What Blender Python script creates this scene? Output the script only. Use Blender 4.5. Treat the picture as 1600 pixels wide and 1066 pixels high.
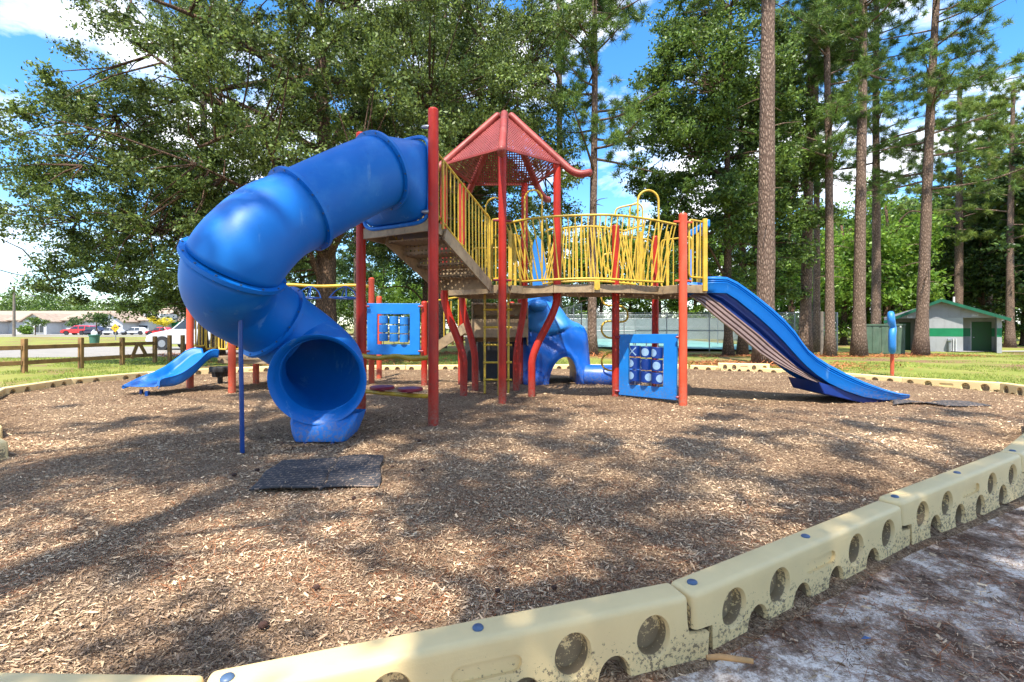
import bpy, bmesh, math, random
import numpy as np
from mathutils import Vector, Matrix, Quaternion

for o in list(bpy.data.objects): bpy.data.objects.remove(o)
S = bpy.context.scene
C = S.collection
rad = math.radians

# ------------------------------------------------------------------ camera, sky, sun, exposure
F, HX, HY, CZ = 750.0, 800.0, 513.0, 1.2          # focal length, horizon and eye height in photo pixels / metres
cam = bpy.data.cameras.new("camera"); co = bpy.data.objects.new("camera", cam); C.objects.link(co)
co.location = (0, 0, CZ); co.rotation_euler = (rad(90), 0, 0)
cam.sensor_width = 36.0; cam.lens = 36.0 * F / 1600.0; cam.shift_y = -20.0 / 1600.0
cam.clip_start = 0.05; cam.clip_end = 3000.0
S.camera = co
S.view_settings.view_transform = 'Standard'; S.view_settings.look = 'None'
S.view_settings.gamma = 1.0; S.view_settings.exposure = 1.16

SUNV = Vector((-0.10, -0.47, 0.88)).normalized()   # towards the sun
sl = bpy.data.lights.new("sun", 'SUN'); so = bpy.data.objects.new("sun", sl); C.objects.link(so)
sl.energy = 4.6; sl.angle = rad(0.53); sl.color = (1.0, 0.93, 0.82)
so.rotation_euler = (-SUNV).to_track_quat('-Z', 'Y').to_euler()
so.location = (0, -5, 30)

W = bpy.data.worlds.new("World"); S.world = W; W.use_nodes = True
nt = W.node_tree; nt.nodes.clear()
def N(nt, t, **kw):
    n = nt.nodes.new(t)
    for k, v in kw.items():
        if k.startswith('_'): n.inputs[int(k[1:])].default_value = v
        else: setattr(n, k, v)
    return n
wo = N(nt, 'ShaderNodeOutputWorld'); bg = N(nt, 'ShaderNodeBackground'); bg.inputs[1].default_value = 0.15
sky = N(nt, 'ShaderNodeTexSky'); sky.sky_type = 'NISHITA'; sky.sun_disc = False
sky.sun_elevation = math.asin(SUNV.z); sky.sun_rotation = math.atan2(SUNV.x, SUNV.y)
sky.air_density = 1.0; sky.dust_density = 0.3; sky.ozone_density = 3.0
tc = N(nt, 'ShaderNodeTexCoord'); mp = N(nt, 'ShaderNodeMapping'); mp.inputs['Scale'].default_value = (1.0, 1.0, 2.3)
mp.inputs['Location'].default_value = (3.1, 0.4, 0.2)
nz = N(nt, 'ShaderNodeTexNoise'); nz.inputs['Scale'].default_value = 3.6; nz.inputs['Detail'].default_value = 9; nz.inputs['Roughness'].default_value = 0.56
nz.inputs['Distortion'].default_value = 0.25
cr = N(nt, 'ShaderNodeValToRGB'); cr.color_ramp.elements[0].position = 0.48; cr.color_ramp.elements[1].position = 0.62
mx = N(nt, 'ShaderNodeMix', data_type='RGBA'); mx.inputs[7].default_value = (6.3, 6.5, 6.9, 1)
hs = N(nt, 'ShaderNodeHueSaturation'); hs.inputs['Saturation'].default_value = 1.3; hs.inputs['Value'].default_value = 1.15
L = nt.links.new
L(tc.outputs['Generated'], mp.inputs['Vector']); L(mp.outputs[0], nz.inputs['Vector']); L(nz.outputs['Fac'], cr.inputs[0])
L(sky.outputs[0], hs.inputs['Color'])
L(cr.outputs[0], mx.inputs[0]); L(hs.outputs[0], mx.inputs[6]); L(mx.outputs[2], bg.inputs[0]); L(bg.outputs[0], wo.inputs[0])

# ------------------------------------------------------------------ helpers
def sm(t): t = min(1.0, max(0.0, t)); return t * t * (3 - 2 * t)
def gz(x, y): return -0.4 * sm((y - 14) / 18) * sm((x - 2) / 8)      # the lawn falls away gently to the right rear
def P(px, py, Y): return Vector(((px - HX) / F * Y, Y, CZ + (HY - py) / F * Y))
def PX(px, Y): return (px - HX) / F * Y
def PZ(py, Y): return CZ + (HY - py) / F * Y
def hit(px, py):
    Y = 20.0
    for _ in range(60): Y = 0.5 * Y + 0.5 * (CZ - gz(PX(px, Y), Y)) * F / (py - HY)
    return Vector((PX(px, Y), Y, gz(PX(px, Y), Y)))

ORG = {}
def setp(o, label=None, cat=None, group=None, kind=None):
    if label: o['label'] = label
    if cat: o['category'] = cat
    if group: o['group'] = group
    if kind: o['kind'] = kind
    return o
def thing(name, label, cat, loc=(0, 0, 0), group=None):
    o = bpy.data.objects.new(name, None); C.objects.link(o); o.location = loc
    o.empty_display_size = 0.2; ORG[o.name] = Vector(loc)
    return setp(o, label, cat, group)
def link(name, me, parent=None, org=None):
    o = bpy.data.objects.new(name, me); C.objects.link(o)
    if parent is not None:
        o.parent = parent; ORG[o.name] = ORG[parent.name]
    else:
        o.location = org or (0, 0, 0); ORG[o.name] = Vector(org or (0, 0, 0))
    return o

class MB:
    def __init__(s): s.v = []; s.f = []; s.m = []; s.k = 0; s.uv = None
    def add(s, vs, fs):
        b = len(s.v); s.v.extend(Vector(p) for p in vs); s.f.extend([tuple(i + b for i in f) for f in fs]); s.m.extend([s.k] * len(fs)); return s
    def box(s, a, b, M=None):
        (x0, y0, z0), (x1, y1, z1) = a, b
        vs = [Vector(p) for p in ((x0,y0,z0),(x1,y0,z0),(x1,y1,z0),(x0,y1,z0),(x0,y0,z1),(x1,y0,z1),(x1,y1,z1),(x0,y1,z1))]
        if M is not None: vs = [M @ p for p in vs]
        return s.add(vs, [(0,3,2,1),(4,5,6,7),(0,1,5,4),(1,2,6,5),(2,3,7,6),(3,0,4,7)])
    def bar(s, a, b, w, h, up=(0, 0, 1)):
        a = Vector(a); b = Vector(b); d = b - a; Ln = d.length; d.normalize(); up = Vector(up)
        if abs(d.dot(up)) > 0.98: up = Vector((0, 1, 0))
        x = d.cross(up).normalized(); z = x.cross(d).normalized()
        M = Matrix(((x.x, d.x, z.x, a.x), (x.y, d.y, z.y, a.y), (x.z, d.z, z.z, a.z), (0, 0, 0, 1)))
        return s.box((-w/2, 0, -h/2), (w/2, Ln, h/2), M)
    def tube(s, pts, r, n=12, cap=True, closed=False, squash=None):
        pts = [Vector(p) for p in pts]; m = len(pts)
        rs = r if hasattr(r, '__len__') else [r] * m
        T = []
        for i in range(m):
            if closed: t = pts[(i+1) % m] - pts[i-1]
            else: t = pts[min(i+1, m-1)] - pts[max(i-1, 0)]
            T.append(t.normalized() if t.length > 1e-9 else Vector((0, 0, 1)))
        up = Vector((0, 0, 1)) if abs(T[0].z) < 0.9 else Vector((1, 0, 0))
        x = T[0].cross(up).normalized(); vs = []
        for i in range(m):
            if i: x = T[i-1].rotation_difference(T[i]) @ x
            x = (x - T[i] * x.dot(T[i])).normalized(); y = T[i].cross(x)
            for k in range(n):
                a = 2 * math.pi * k / n
                vs.append(pts[i] + (x * math.cos(a) + y * math.sin(a)) * rs[i])
        fs = []
        for i in range(m if closed else m - 1):
            j = (i + 1) % m
            for k in range(n):
                fs.append((i*n+k, i*n+(k+1) % n, j*n+(k+1) % n, j*n+k))
        if cap and not closed:
            fs.append(tuple(range(n))[::-1]); fs.append(tuple((m-1)*n+k for k in range(n)))
        return s.add(vs, fs)
    def lathe(s, c, axis, prof, n=48):
        c = Vector(c); axis = Vector(axis).normalized(); up = Vector((0, 0, 1)) if abs(axis.z) < .9 else Vector((1, 0, 0)); x = axis.cross(up).normalized(); y = axis.cross(x)
        return s.grid([[c + axis*a + (x*math.cos(2*math.pi*k/n) + y*math.sin(2*math.pi*k/n))*r for k in range(n)] for a, r in prof], closed=True)
    def dome(s, p, r, n=12, h=0.6, rings=3):          # rounded cap on a post
        p = Vector(p); vs = []; fs = []
        for i in range(rings):
            t = i / rings * math.pi / 2
            for k in range(n):
                a = 2 * math.pi * k / n; vs.append(p + Vector((math.cos(a)*r*math.cos(t), math.sin(a)*r*math.cos(t), r*h*math.sin(t))))
        vs.append(p + Vector((0, 0, r*h)))
        for i in range(rings-1):
            for k in range(n): fs.append((i*n+k, i*n+(k+1) % n, (i+1)*n+(k+1) % n, (i+1)*n+k))
        for k in range(n): fs.append(((rings-1)*n+k, (rings-1)*n+(k+1) % n, rings*n))
        return s.add(vs, fs)
    def cyl(s, a, b, r, n=16, r2=None): return s.tube([a, b], [r, r2 if r2 is not None else r], n)
    def poly(s, pts, z0, z1):
        n = len(pts); vs = [(p[0], p[1], z0) for p in pts] + [(p[0], p[1], z1) for p in pts]
        return s.add(vs, [tuple(range(n))[::-1], tuple(range(n, 2*n))] + [(i, (i+1) % n, (i+1) % n + n, i + n) for i in range(n)])
    def grid(s, rows, closed=False):
        n = len(rows[0]); vs = [p for r in rows for p in r]; fs = []
        for i in range(len(rows)-1):
            for k in range(n if closed else n-1):
                fs.append((i*n+k, i*n+(k+1) % n, (i+1)*n+(k+1) % n, (i+1)*n+k))
        return s.add(vs, fs)
    def build(s, name, mat, parent=None, smooth=True, org=None, bevel=0, solid=0, sub=0, auto=40):
        o0 = ORG[parent.name] if parent is not None else Vector(org or (0, 0, 0))
        me = bpy.data.meshes.new(name)
        me.from_pydata([tuple(p - o0) for p in s.v], [], s.f)
        mats = mat if isinstance(mat, (list, tuple)) else [mat]
        for m_ in mats: me.materials.append(m_)
        if len(mats) > 1: me.polygons.foreach_set('material_index', s.m)
        bm = bmesh.new(); bm.from_mesh(me); bmesh.ops.recalc_face_normals(bm, faces=bm.faces); bm.to_mesh(me); bm.free()
        if smooth:
            me.polygons.foreach_set('use_smooth', [True] * len(me.polygons))
            if auto:
                try: me.set_sharp_from_angle(angle=rad(auto))
                except Exception: pass
        o = link(name, me, parent, org)
        if solid:
            d = o.modifiers.new('s', 'SOLIDIFY'); d.thickness = solid; d.offset = 0
        if bevel:
            d = o.modifiers.new('b', 'BEVEL'); d.width = bevel; d.segments = 2; d.limit_method = 'ANGLE'; d.angle_limit = rad(40)
        if sub:
            d = o.modifiers.new('u', 'SUBSURF'); d.levels = sub; d.render_levels = sub
        return o

def np_mesh(name, V, Fq, mat, parent=None, org=None, smooth=False):
    """V (n,3) array, Fq (m,k) array of equal-size faces"""
    o0 = ORG[parent.name] if parent is not None else Vector(org or (0, 0, 0))
    V = V - np.array(o0)[None, :]
    me = bpy.data.meshes.new(name); m, k = Fq.shape
    me.vertices.add(len(V)); me.vertices.foreach_set('co', V.astype(np.float32).ravel())
    me.loops.add(m * k); me.loops.foreach_set('vertex_index', Fq.astype(np.int32).ravel())
    me.polygons.add(m); me.polygons.foreach_set('loop_start', np.arange(0, m * k, k, dtype=np.int32))
    try: me.polygons.foreach_set('loop_total', np.full(m, k, dtype=np.int32))
    except Exception: pass
    me.materials.append(mat); me.update(calc_edges=True)
    if smooth: me.polygons.foreach_set('use_smooth', [True] * m)
    return link(name, me, parent, org)

def spline(pts, n=8):
    """Catmull-Rom through Vectors"""
    pts = [Vector(p) for p in pts]; out = []
    for i in range(len(pts)-1):
        p0 = pts[max(i-1, 0)]; p1 = pts[i]; p2 = pts[i+1]; p3 = pts[min(i+2, len(pts)-1)]
        for k in range(n):
            t = k / n
            out.append(0.5 * ((2*p1) + (-p0+p2)*t + (2*p0-5*p1+4*p2-p3)*t*t + (-p0+3*p1-3*p2+p3)*t**3))
    out.append(pts[-1]); return out
def interp(xs, ys, x): return float(np.interp(x, xs, ys))

# ------------------------------------------------------------------ materials
def mat(name, col, rough=0.5, var=0.12, vs=6.0, bump=0.0, bs=60.0, col2=None, mixs=None, spec=0.5, metal=0.0, coat=0.0, fade=None, streak=None):
    m = bpy.data.materials.new(name); m.use_nodes = True; t = m.node_tree; b = t.nodes['Principled BSDF']; K = t.links.new
    b.inputs['Roughness'].default_value = rough; b.inputs['Metallic'].default_value = metal
    b.inputs['Specular IOR Level'].default_value = spec; b.inputs['Coat Weight'].default_value = coat
    tc = N(t, 'ShaderNodeTexCoord')
    nz = N(t, 'ShaderNodeTexNoise'); nz.inputs['Scale'].default_value = vs; nz.inputs['Detail'].default_value = 6; nz.inputs['Roughness'].default_value = 0.6
    K(tc.outputs['Object'], nz.inputs['Vector'])
    if streak:
        mpn = N(t, 'ShaderNodeMapping'); mpn.inputs['Scale'].default_value = streak; K(tc.outputs['Object'], mpn.inputs['Vector']); K(mpn.outputs[0], nz.inputs['Vector'])
    rp = N(t, 'ShaderNodeValToRGB'); rp.color_ramp.elements[0].position = 0.3; rp.color_ramp.elements[1].position = 0.7
    c2 = col2 if col2 else tuple(c * (1 - var * 2.2) for c in col)
    c1 = col if col2 else tuple(min(1, c * (1 + var)) for c in col)
    rp.color_ramp.elements[0].color = (*c2, 1); rp.color_ramp.elements[1].color = (*c1, 1)
    K(nz.outputs['Fac'], rp.inputs[0]); K(rp.outputs[0], b.inputs['Base Color'])
    rr = N(t, 'ShaderNodeMapRange'); rr.inputs[3].default_value = max(0.05, rough - 0.1); rr.inputs[4].default_value = min(1, rough + 0.15)
    K(nz.outputs['Fac'], rr.inputs[0]); K(rr.outputs[0], b.inputs['Roughness'])
    if bump:
        n2 = N(t, 'ShaderNodeTexNoise'); n2.inputs['Scale'].default_value = bs; n2.inputs['Detail'].default_value = 5
        K((mpn if streak else tc).outputs[0 if streak else 'Object'], n2.inputs['Vector'])
        bp = N(t, 'ShaderNodeBump'); bp.inputs['Strength'].default_value = bump; bp.inputs['Distance'].default_value = 0.02
        K(n2.outputs['Fac'], bp.inputs['Height']); K(bp.outputs[0], b.inputs['Normal'])
    return m

def leafmat(name, ca, cb, trans=0.27, rough=0.45, spec=0.35):
    m = bpy.data.materials.new(name); m.use_nodes = True; t = m.node_tree; b = t.nodes['Principled BSDF']; K = t.links.new
    out = t.nodes['Material Output']; g = N(t, 'ShaderNodeNewGeometry')
    rp = N(t, 'ShaderNodeValToRGB'); rp.color_ramp.elements[0].color = (*ca, 1); rp.color_ramp.elements[1].color = (*cb, 1)
    e = rp.color_ramp.elements.new(0.93); e.color = tuple(min(1, c * 1.5) for c in cb) + (1,)
    K(g.outputs['Random Per Island'], rp.inputs[0])
    tcl = N(t, 'ShaderNodeTexCoord'); nl = N(t, 'ShaderNodeTexNoise'); nl.inputs['Scale'].default_value = 0.9; nl.inputs['Detail'].default_value = 4; K(tcl.outputs['Object'], nl.inputs['Vector'])
    ml_ = N(t, 'ShaderNodeMapRange'); ml_.inputs[1].default_value = .35; ml_.inputs[2].default_value = .65; ml_.inputs[3].default_value = .62; ml_.inputs[4].default_value = 1.3; K(nl.outputs['Fac'], ml_.inputs[0])
    h0 = N(t, 'ShaderNodeHueSaturation'); K(ml_.outputs[0], h0.inputs['Value']); K(rp.outputs[0], h0.inputs['Color']); K(h0.outputs[0], b.inputs['Base Color']); rp = h0
    b.inputs['Roughness'].default_value = rough; b.inputs['Specular IOR Level'].default_value = spec
    tr = N(t, 'ShaderNodeBsdfTranslucent'); mxs = N(t, 'ShaderNodeMixShader'); mxs.inputs[0].default_value = trans
    hv = N(t, 'ShaderNodeHueSaturation'); hv.inputs['Hue'].default_value = 0.48; hv.inputs['Value'].default_value = 1.6; K(rp.outputs[0], hv.inputs['Color'])
    K(hv.outputs[0], tr.inputs['Color']); K(b.outputs[0], mxs.inputs[1]); K(tr.outputs[0], mxs.inputs[2]); K(mxs.outputs[0], out.inputs['Surface'])
    return m

def bark(name, ca, cb, sc=9.0):
    m = bpy.data.materials.new(name); m.use_nodes = True; t = m.node_tree; b = t.nodes['Principled BSDF']; K = t.links.new
    tc = N(t, 'ShaderNodeTexCoord'); mpn = N(t, 'ShaderNodeMapping'); mpn.inputs['Scale'].default_value = (1, 1, 0.32)
    K(tc.outputs['Object'], mpn.inputs['Vector'])
    vo = N(t, 'ShaderNodeTexVoronoi'); vo.feature = 'DISTANCE_TO_EDGE'; vo.inputs['Scale'].default_value = sc; K(mpn.outputs[0], vo.inputs['Vector'])
    nz = N(t, 'ShaderNodeTexNoise'); nz.inputs['Scale'].default_value = sc * 1.6; nz.inputs['Detail'].default_value = 7; K(mpn.outputs[0], nz.inputs['Vector'])
    ml = N(t, 'ShaderNodeMath', operation='MULTIPLY'); ml.inputs[1].default_value = 2.6; K(vo.outputs['Distance'], ml.inputs[0])
    ad = N(t, 'ShaderNodeMath', operation='MULTIPLY'); K(ml.outputs[0], ad.inputs[0]); K(nz.outputs['Fac'], ad.inputs[1]); 
    rp = N(t, 'ShaderNodeValToRGB'); rp.color_ramp.elements[0].position = 0.03; rp.color_ramp.elements[1].position = 0.55
    rp.color_ramp.elements[0].color = (*ca, 1); rp.color_ramp.elements[1].color = (*cb, 1)
    K(ad.outputs[0], rp.inputs[0]); K(rp.outputs[0], b.inputs['Base Color']); b.inputs['Roughness'].default_value = 0.9
    b.inputs['Specular IOR Level'].default_value = 0.2
    bp = N(t, 'ShaderNodeBump'); bp.inputs['Strength'].default_value = 0.9; bp.inputs['Distance'].default_value = 0.05
    K(ad.outputs[0], bp.inputs['Height']); K(bp.outputs[0], b.inputs['Normal'])
    return m

def holes(m, scale, r, coord='UV', strength=1.0):
    """punch round holes on a UV lattice (perforated sheet)"""
    t = m.node_tree; K = t.links.new; out = t.nodes['Material Output']; b = t.nodes['Principled BSDF']
    uv = N(t, 'ShaderNodeUVMap'); ml = N(t, 'ShaderNodeVectorMath', operation='MULTIPLY'); ml.inputs[1].default_value = (scale, scale, 0)
    K(uv.outputs[0], ml.inputs[0])
    fr = N(t, 'ShaderNodeVectorMath', operation='FRACTION'); K(ml.outputs[0], fr.inputs[0])
    ds = N(t, 'ShaderNodeVectorMath', operation='DISTANCE'); ds.inputs[1].default_value = (0.5, 0.5, 0); K(fr.outputs[0], ds.inputs[0])
    gt = N(t, 'ShaderNodeMath', operation='LESS_THAN'); gt.inputs[1].default_value = r; K(ds.outputs['Value'], gt.inputs[0])
    tr = N(t, 'ShaderNodeBsdfTransparent'); ms = N(t, 'ShaderNodeMixShader'); K(gt.outputs[0], ms.inputs[0]); K(b.outputs[0], ms.inputs[1]); K(tr.outputs[0], ms.inputs[2])
    K(ms.outputs[0], out.inputs['Surface']); return m

M = {}
M['blue'] = mat('blue_plastic', (0.0, 0.085, 0.42), 0.33, 0.06, 2.5, 0.03, 300, spec=0.5)
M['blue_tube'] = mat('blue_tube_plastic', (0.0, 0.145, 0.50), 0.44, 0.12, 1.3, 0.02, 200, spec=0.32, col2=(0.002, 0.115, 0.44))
M['blue_panel'] = mat('blue_panel', (0.003, 0.18, 0.58), 0.45, 0.06, 5, 0.02, 200)
M['blue_pale'] = mat('pale_blue_plastic', (0.02, 0.19, 0.55), 0.45, 0.08, 3)
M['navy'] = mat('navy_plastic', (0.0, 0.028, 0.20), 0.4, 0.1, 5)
M['navy_steel'] = mat('navy_steel', (0.0, 0.045, 0.22), 0.35, 0.08, 8)
M['red'] = mat('red_powdercoat', (0.40, 0.020, 0.009), 0.42, 0.12, 3.0, 0.02, 150, spec=0.3)
M['orange'] = mat('sun_faded_red_powdercoat', (0.60, 0.070, 0.022), 0.5, 0.08, 3.0, 0.02, 150)
M['roof'] = mat('faded_red_sheet', (0.27, 0.05, 0.045), 0.55, 0.15, 2.5)
M['roof_tube'] = mat('faded_red_tube', (0.27, 0.032, 0.022), 0.5, 0.15, 2.5)
M['maroon'] = mat('maroon_plastic', (0.22, 0.012, 0.03), 0.35, 0.1, 6)
M['yellow'] = mat('yellow_powdercoat', (0.58, 0.38, 0.035), 0.42, 0.14, 7.0, 0.02, 150)
M['tan'] = mat('tan_coated_steel', (0.34, 0.245, 0.14), 0.6, 0.16, 7.0, 0.05, 120)
M['keel'] = mat('mulch_reflection_mauve', (0.22, 0.15, 0.13), 0.35, 0.12, 4.0)  # mauve tan stands for mulch reflected in the slide's blue plastic
M['grey_metal'] = mat('galvanised_steel', (0.32, 0.33, 0.35), 0.4, 0.1, 20, metal=0.7)
M['bolt'] = mat('blue_grey_cap', (0.06, 0.11, 0.20), 0.4, 0.1, 20)
M['black'] = mat('black_rubber', (0.02, 0.02, 0.022), 0.6, 0.2, 12, 0.2, 90)
M['mark'] = mat('pale_mark', (0.22, 0.35, 0.52), 0.6, 0.05, 30)
M['white'] = mat('white_paint', (0.50, 0.51, 0.51), 0.5, 0.04, 3)
M['fence'] = mat('weathered_timber', (0.30, 0.165, 0.06), 0.8, 0.2, 4, 0.3, 40, streak=(1, 1, 1))
M['asphalt'] = mat('pale_drive', (0.25, 0.23, 0.20), 0.9, 0.08, 1.2, 0.2, 60)
M['concrete'] = mat('concrete', (0.42, 0.39, 0.35), 0.85, 0.1, 2, 0.1, 60)
M['court'] = mat('court_surface', (0.16, 0.36, 0.33), 0.8, 0.08, 0.8)
M['green_paint'] = mat('green_paint', (0.0, 0.17, 0.065), 0.5, 0.08, 2)
M['dark_green'] = mat('dark_green_paint', (0.004, 0.075, 0.012), 0.5, 0.1, 2)
M['block'] = mat('grey_blockwork', (0.31, 0.32, 0.33), 0.85, 0.05, 1.2, 0.1, 30)
M['siding'] = mat('grey_siding', (0.27, 0.27, 0.29), 0.8, 0.05, 2)
M['cabinet'] = mat('utility_green', (0.075, 0.13, 0.09), 0.5, 0.15, 2)
M['roofing'] = mat('tan_shingles', (0.34, 0.255, 0.19), 0.9, 0.12, 1.5)
M['glass'] = mat('dark_glass', (0.03, 0.04, 0.05), 0.1, 0.1, 2)
M['car_white'] = mat('white_car_paint', (0.50, 0.51, 0.53), 0.25, 0.02, 3, coat=0.5)
M['car_red'] = mat('red_car_paint', (0.55, 0.02, 0.025), 0.25, 0.02, 3, coat=0.5)
M['car_dark'] = mat('dark_car_paint', (0.03, 0.03, 0.06), 0.25, 0.02, 3, coat=0.5)
M['car_silver'] = mat('silver_car_paint', (0.45, 0.46, 0.48), 0.25, 0.02, 3, coat=0.5)
M['sign_yellow'] = mat('sign_yellow', (0.75, 0.36, 0.01), 0.5, 0.03, 3)
M['bin'] = mat('green_bin_plastic', (0.05, 0.16, 0.12), 0.5, 0.1, 4)
M['pole'] = mat('grey_wood_pole', (0.19, 0.16, 0.13), 0.85, 0.2, 5)
M['twig'] = mat('peeled_twig', (0.50, 0.27, 0.10), 0.7, 0.15, 20, 0.2, 60)
M['cone'] = mat('pine_cone_brown', (0.07, 0.03, 0.018), 0.8, 0.3, 60, 0.5, 120)
M['pine_bark'] = bark('pine_bark', (0.10, 0.065, 0.048), (0.33, 0.235, 0.175), 17.0)
M['oak_bark'] = bark('oak_bark', (0.06, 0.038, 0.026), (0.24, 0.15, 0.095), 22.0)
M['leaf_oak'] = leafmat('oak_leaf', (0.016, 0.036, 0.007), (0.115, 0.165, 0.036))
M['leaf_gum'] = leafmat('gum_leaf', (0.018, 0.045, 0.008), (0.105, 0.17, 0.030))
M['leaf_light'] = leafmat('bright_leaf', (0.045, 0.11, 0.010), (0.135, 0.225, 0.03), 0.40)
M['leaf_dark'] = leafmat('dark_leaf', (0.018, 0.045, 0.010), (0.06, 0.105, 0.025))
M['needle'] = leafmat('pine_needle', (0.03, 0.075, 0.015), (0.12, 0.19, 0.035), 0.3)
M['needle_y'] = leafmat('pine_needle_young', (0.06, 0.12, 0.018), (0.17, 0.22, 0.045), 0.35)
M['leaf_yellow'] = leafmat('yellow_green_leaf', (0.35, 0.33, 0.02), (0.5, 0.45, 0.05), 0.4)
M['blade'] = leafmat('grass_blade', (0.10, 0.16, 0.022), (0.25, 0.30, 0.06), 0.4, 0.6)
M['chip_pale'] = leafmat('wood_chip', (0.25, 0.16, 0.095), (0.60, 0.435, 0.27), 0.0, 0.9, 0.1)
M['chip_dark'] = leafmat('weathered_chip', (0.12, 0.075, 0.05), (0.38, 0.265, 0.175), 0.0, 0.9, 0.1)
M['straw'] = leafmat('pine_straw', (0.12, 0.035, 0.015), (0.34, 0.13, 0.055), 0.0, 0.8, 0.1)

# beige moulded timber: scuffed and dirty towards the ground
def beige():
    m = mat('beige_moulded_plastic', (0.76, 0.575, 0.28), 0.5, 0.05, 3, 0.06, 220)
    t = m.node_tree; K = t.links.new; b = t.nodes['Principled BSDF']
    src = b.inputs['Base Color'].links[0].from_socket
    tc = N(t, 'ShaderNodeTexCoord'); sp = N(t, 'ShaderNodeSeparateXYZ'); K(tc.outputs['Object'], sp.inputs[0])
    nz = N(t, 'ShaderNodeTexNoise'); nz.inputs['Scale'].default_value = 60; nz.inputs['Detail'].default_value = 10; nz.inputs['Roughness'].default_value = 0.75
    K(tc.outputs['Object'], nz.inputs['Vector'])
    mr = N(t, 'ShaderNodeMapRange'); mr.inputs[1].default_value = 0.10; mr.inputs[2].default_value = 0.28; mr.inputs[3].default_value = 0.47; mr.inputs[4].default_value = 0.30; K(sp.outputs[2], mr.inputs[0])
    ab = N(t, 'ShaderNodeMath', operation='ABSOLUTE'); K(sp.outputs[1], ab.inputs[0])
    inn = N(t, 'ShaderNodeMath', operation='LESS_THAN'); inn.inputs[1].default_value = 0.045; K(ab.outputs[0], inn.inputs[0])   # grime settled in the moulded recesses
    m15 = N(t, 'ShaderNodeMath', operation='MULTIPLY'); m15.inputs[1].default_value = 0.15; K(inn.outputs[0], m15.inputs[0])
    hi = N(t, 'ShaderNodeMath', operation='LESS_THAN'); hi.inputs[1].default_value = 0.255; K(sp.outputs[2], hi.inputs[0])
    m16 = N(t, 'ShaderNodeMath', operation='MULTIPLY'); K(m15.outputs[0], m16.inputs[0]); K(hi.outputs[0], m16.inputs[1])
    ad = N(t, 'ShaderNodeMath', operation='ADD'); K(mr.outputs[0], ad.inputs[0]); K(m16.outputs[0], ad.inputs[1])
    lt = N(t, 'ShaderNodeMath', operation='LESS_THAN'); K(nz.outputs['Fac'], lt.inputs[0]); K(ad.outputs[0], lt.inputs[1])
    mx = N(t, 'ShaderNodeMix', data_type='RGBA'); mx.inputs[7].default_value = (0.11, 0.075, 0.05, 1); K(src, mx.inputs[6])
    hf = N(t, 'ShaderNodeMath', operation='MULTIPLY'); hf.inputs[1].default_value = 0.82; K(lt.outputs[0], hf.inputs[0]); K(hf.outputs[0], mx.inputs[0])
    K(mx.outputs[2], b.inputs['Base Color']); return m
M['beige'] = beige()

def weather(m, col, scale, lo, hi, amt, stretch=(1, 1, 1), zmax=None, rough=None):
    """patches of chalk, scuff or dirt laid over a material; zmax keeps them to the foot of the thing"""
    t = m.node_tree; K = t.links.new; b = t.nodes['Principled BSDF']; src = b.inputs['Base Color'].links[0].from_socket
    tc = N(t, 'ShaderNodeTexCoord'); mp_ = N(t, 'ShaderNodeMapping'); mp_.inputs['Scale'].default_value = stretch; mp_.inputs['Location'].default_value = (lo*7, hi*5, 2); K(tc.outputs['Object'], mp_.inputs['Vector'])
    nz = N(t, 'ShaderNodeTexNoise'); nz.inputs['Scale'].default_value = scale; nz.inputs['Detail'].default_value = 9; nz.inputs['Roughness'].default_value = 0.7; K(mp_.outputs[0], nz.inputs['Vector'])
    mr = N(t, 'ShaderNodeMapRange'); mr.inputs[1].default_value = lo; mr.inputs[2].default_value = hi; mr.inputs[4].default_value = amt; K(nz.outputs['Fac'], mr.inputs[0]); f = mr.outputs[0]
    if zmax:
        sp = N(t, 'ShaderNodeSeparateXYZ'); K(tc.outputs['Object'], sp.inputs[0]); m2 = N(t, 'ShaderNodeMapRange'); m2.inputs[1].default_value = zmax; m2.inputs[2].default_value = 0.0; K(sp.outputs[2], m2.inputs[0])
        ml = N(t, 'ShaderNodeMath', operation='MULTIPLY'); K(f, ml.inputs[0]); K(m2.outputs[0], ml.inputs[1]); f = ml.outputs[0]
    mx = N(t, 'ShaderNodeMix', data_type='RGBA'); mx.inputs[7].default_value = (*col, 1); K(f, mx.inputs[0]); K(src, mx.inputs[6]); K(mx.outputs[2], b.inputs['Base Color'])
    return m
weather(M['blue_tube'], (0.06, 0.27, 0.58), 1.1, .52, .72, .45); weather(M['blue_tube'], (0.16, 0.34, 0.58), 5, .60, .66, .35, (1, 1, .12)); weather(M['blue_tube'], (0.02, 0.03, 0.06), 7, .62, .75, .5, (1.3, 1.3, .5)); weather(M['blue_tube'], (.22, .16, .12), 30, .45, .6, .8, zmax=.35)
weather(M['blue'], (0.12, 0.26, 0.50), 2.0, .55, .75, .45); weather(M['blue'], (.2, .15, .11), 30, .45, .6, .8, zmax=.4)
weather(M['blue_panel'], (0.16, 0.32, 0.52), 9, .60, .68, .35); weather(M['blue_panel'], (.16, .13, .11), 40, .48, .6, .7, zmax=.5)
weather(M['red'], (0.46, 0.07, 0.045), 2.5, .5, .7, .5, (1, 1, .3)); weather(M['red'], (.16, .05, .03), 14, .60, .66, .6, (1, 1, .5)); weather(M['red'], (.22, .14, .10), 30, .40, .58, .8, zmax=.45)
weather(M['orange'], (0.66, 0.17, 0.09), 2.5, .5, .7, .5, (1, 1, .3)); weather(M['orange'], (.25, .14, .09), 30, .40, .58, .8, zmax=.45)
weather(M['yellow'], (0.32, 0.20, 0.05), 22, .56, .66, .7); weather(M['tan'], (.12, .08, .05), 9, .52, .64, .6); weather(M['keel'], (.10, .07, .07), 6, .5, .7, .5)
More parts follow.
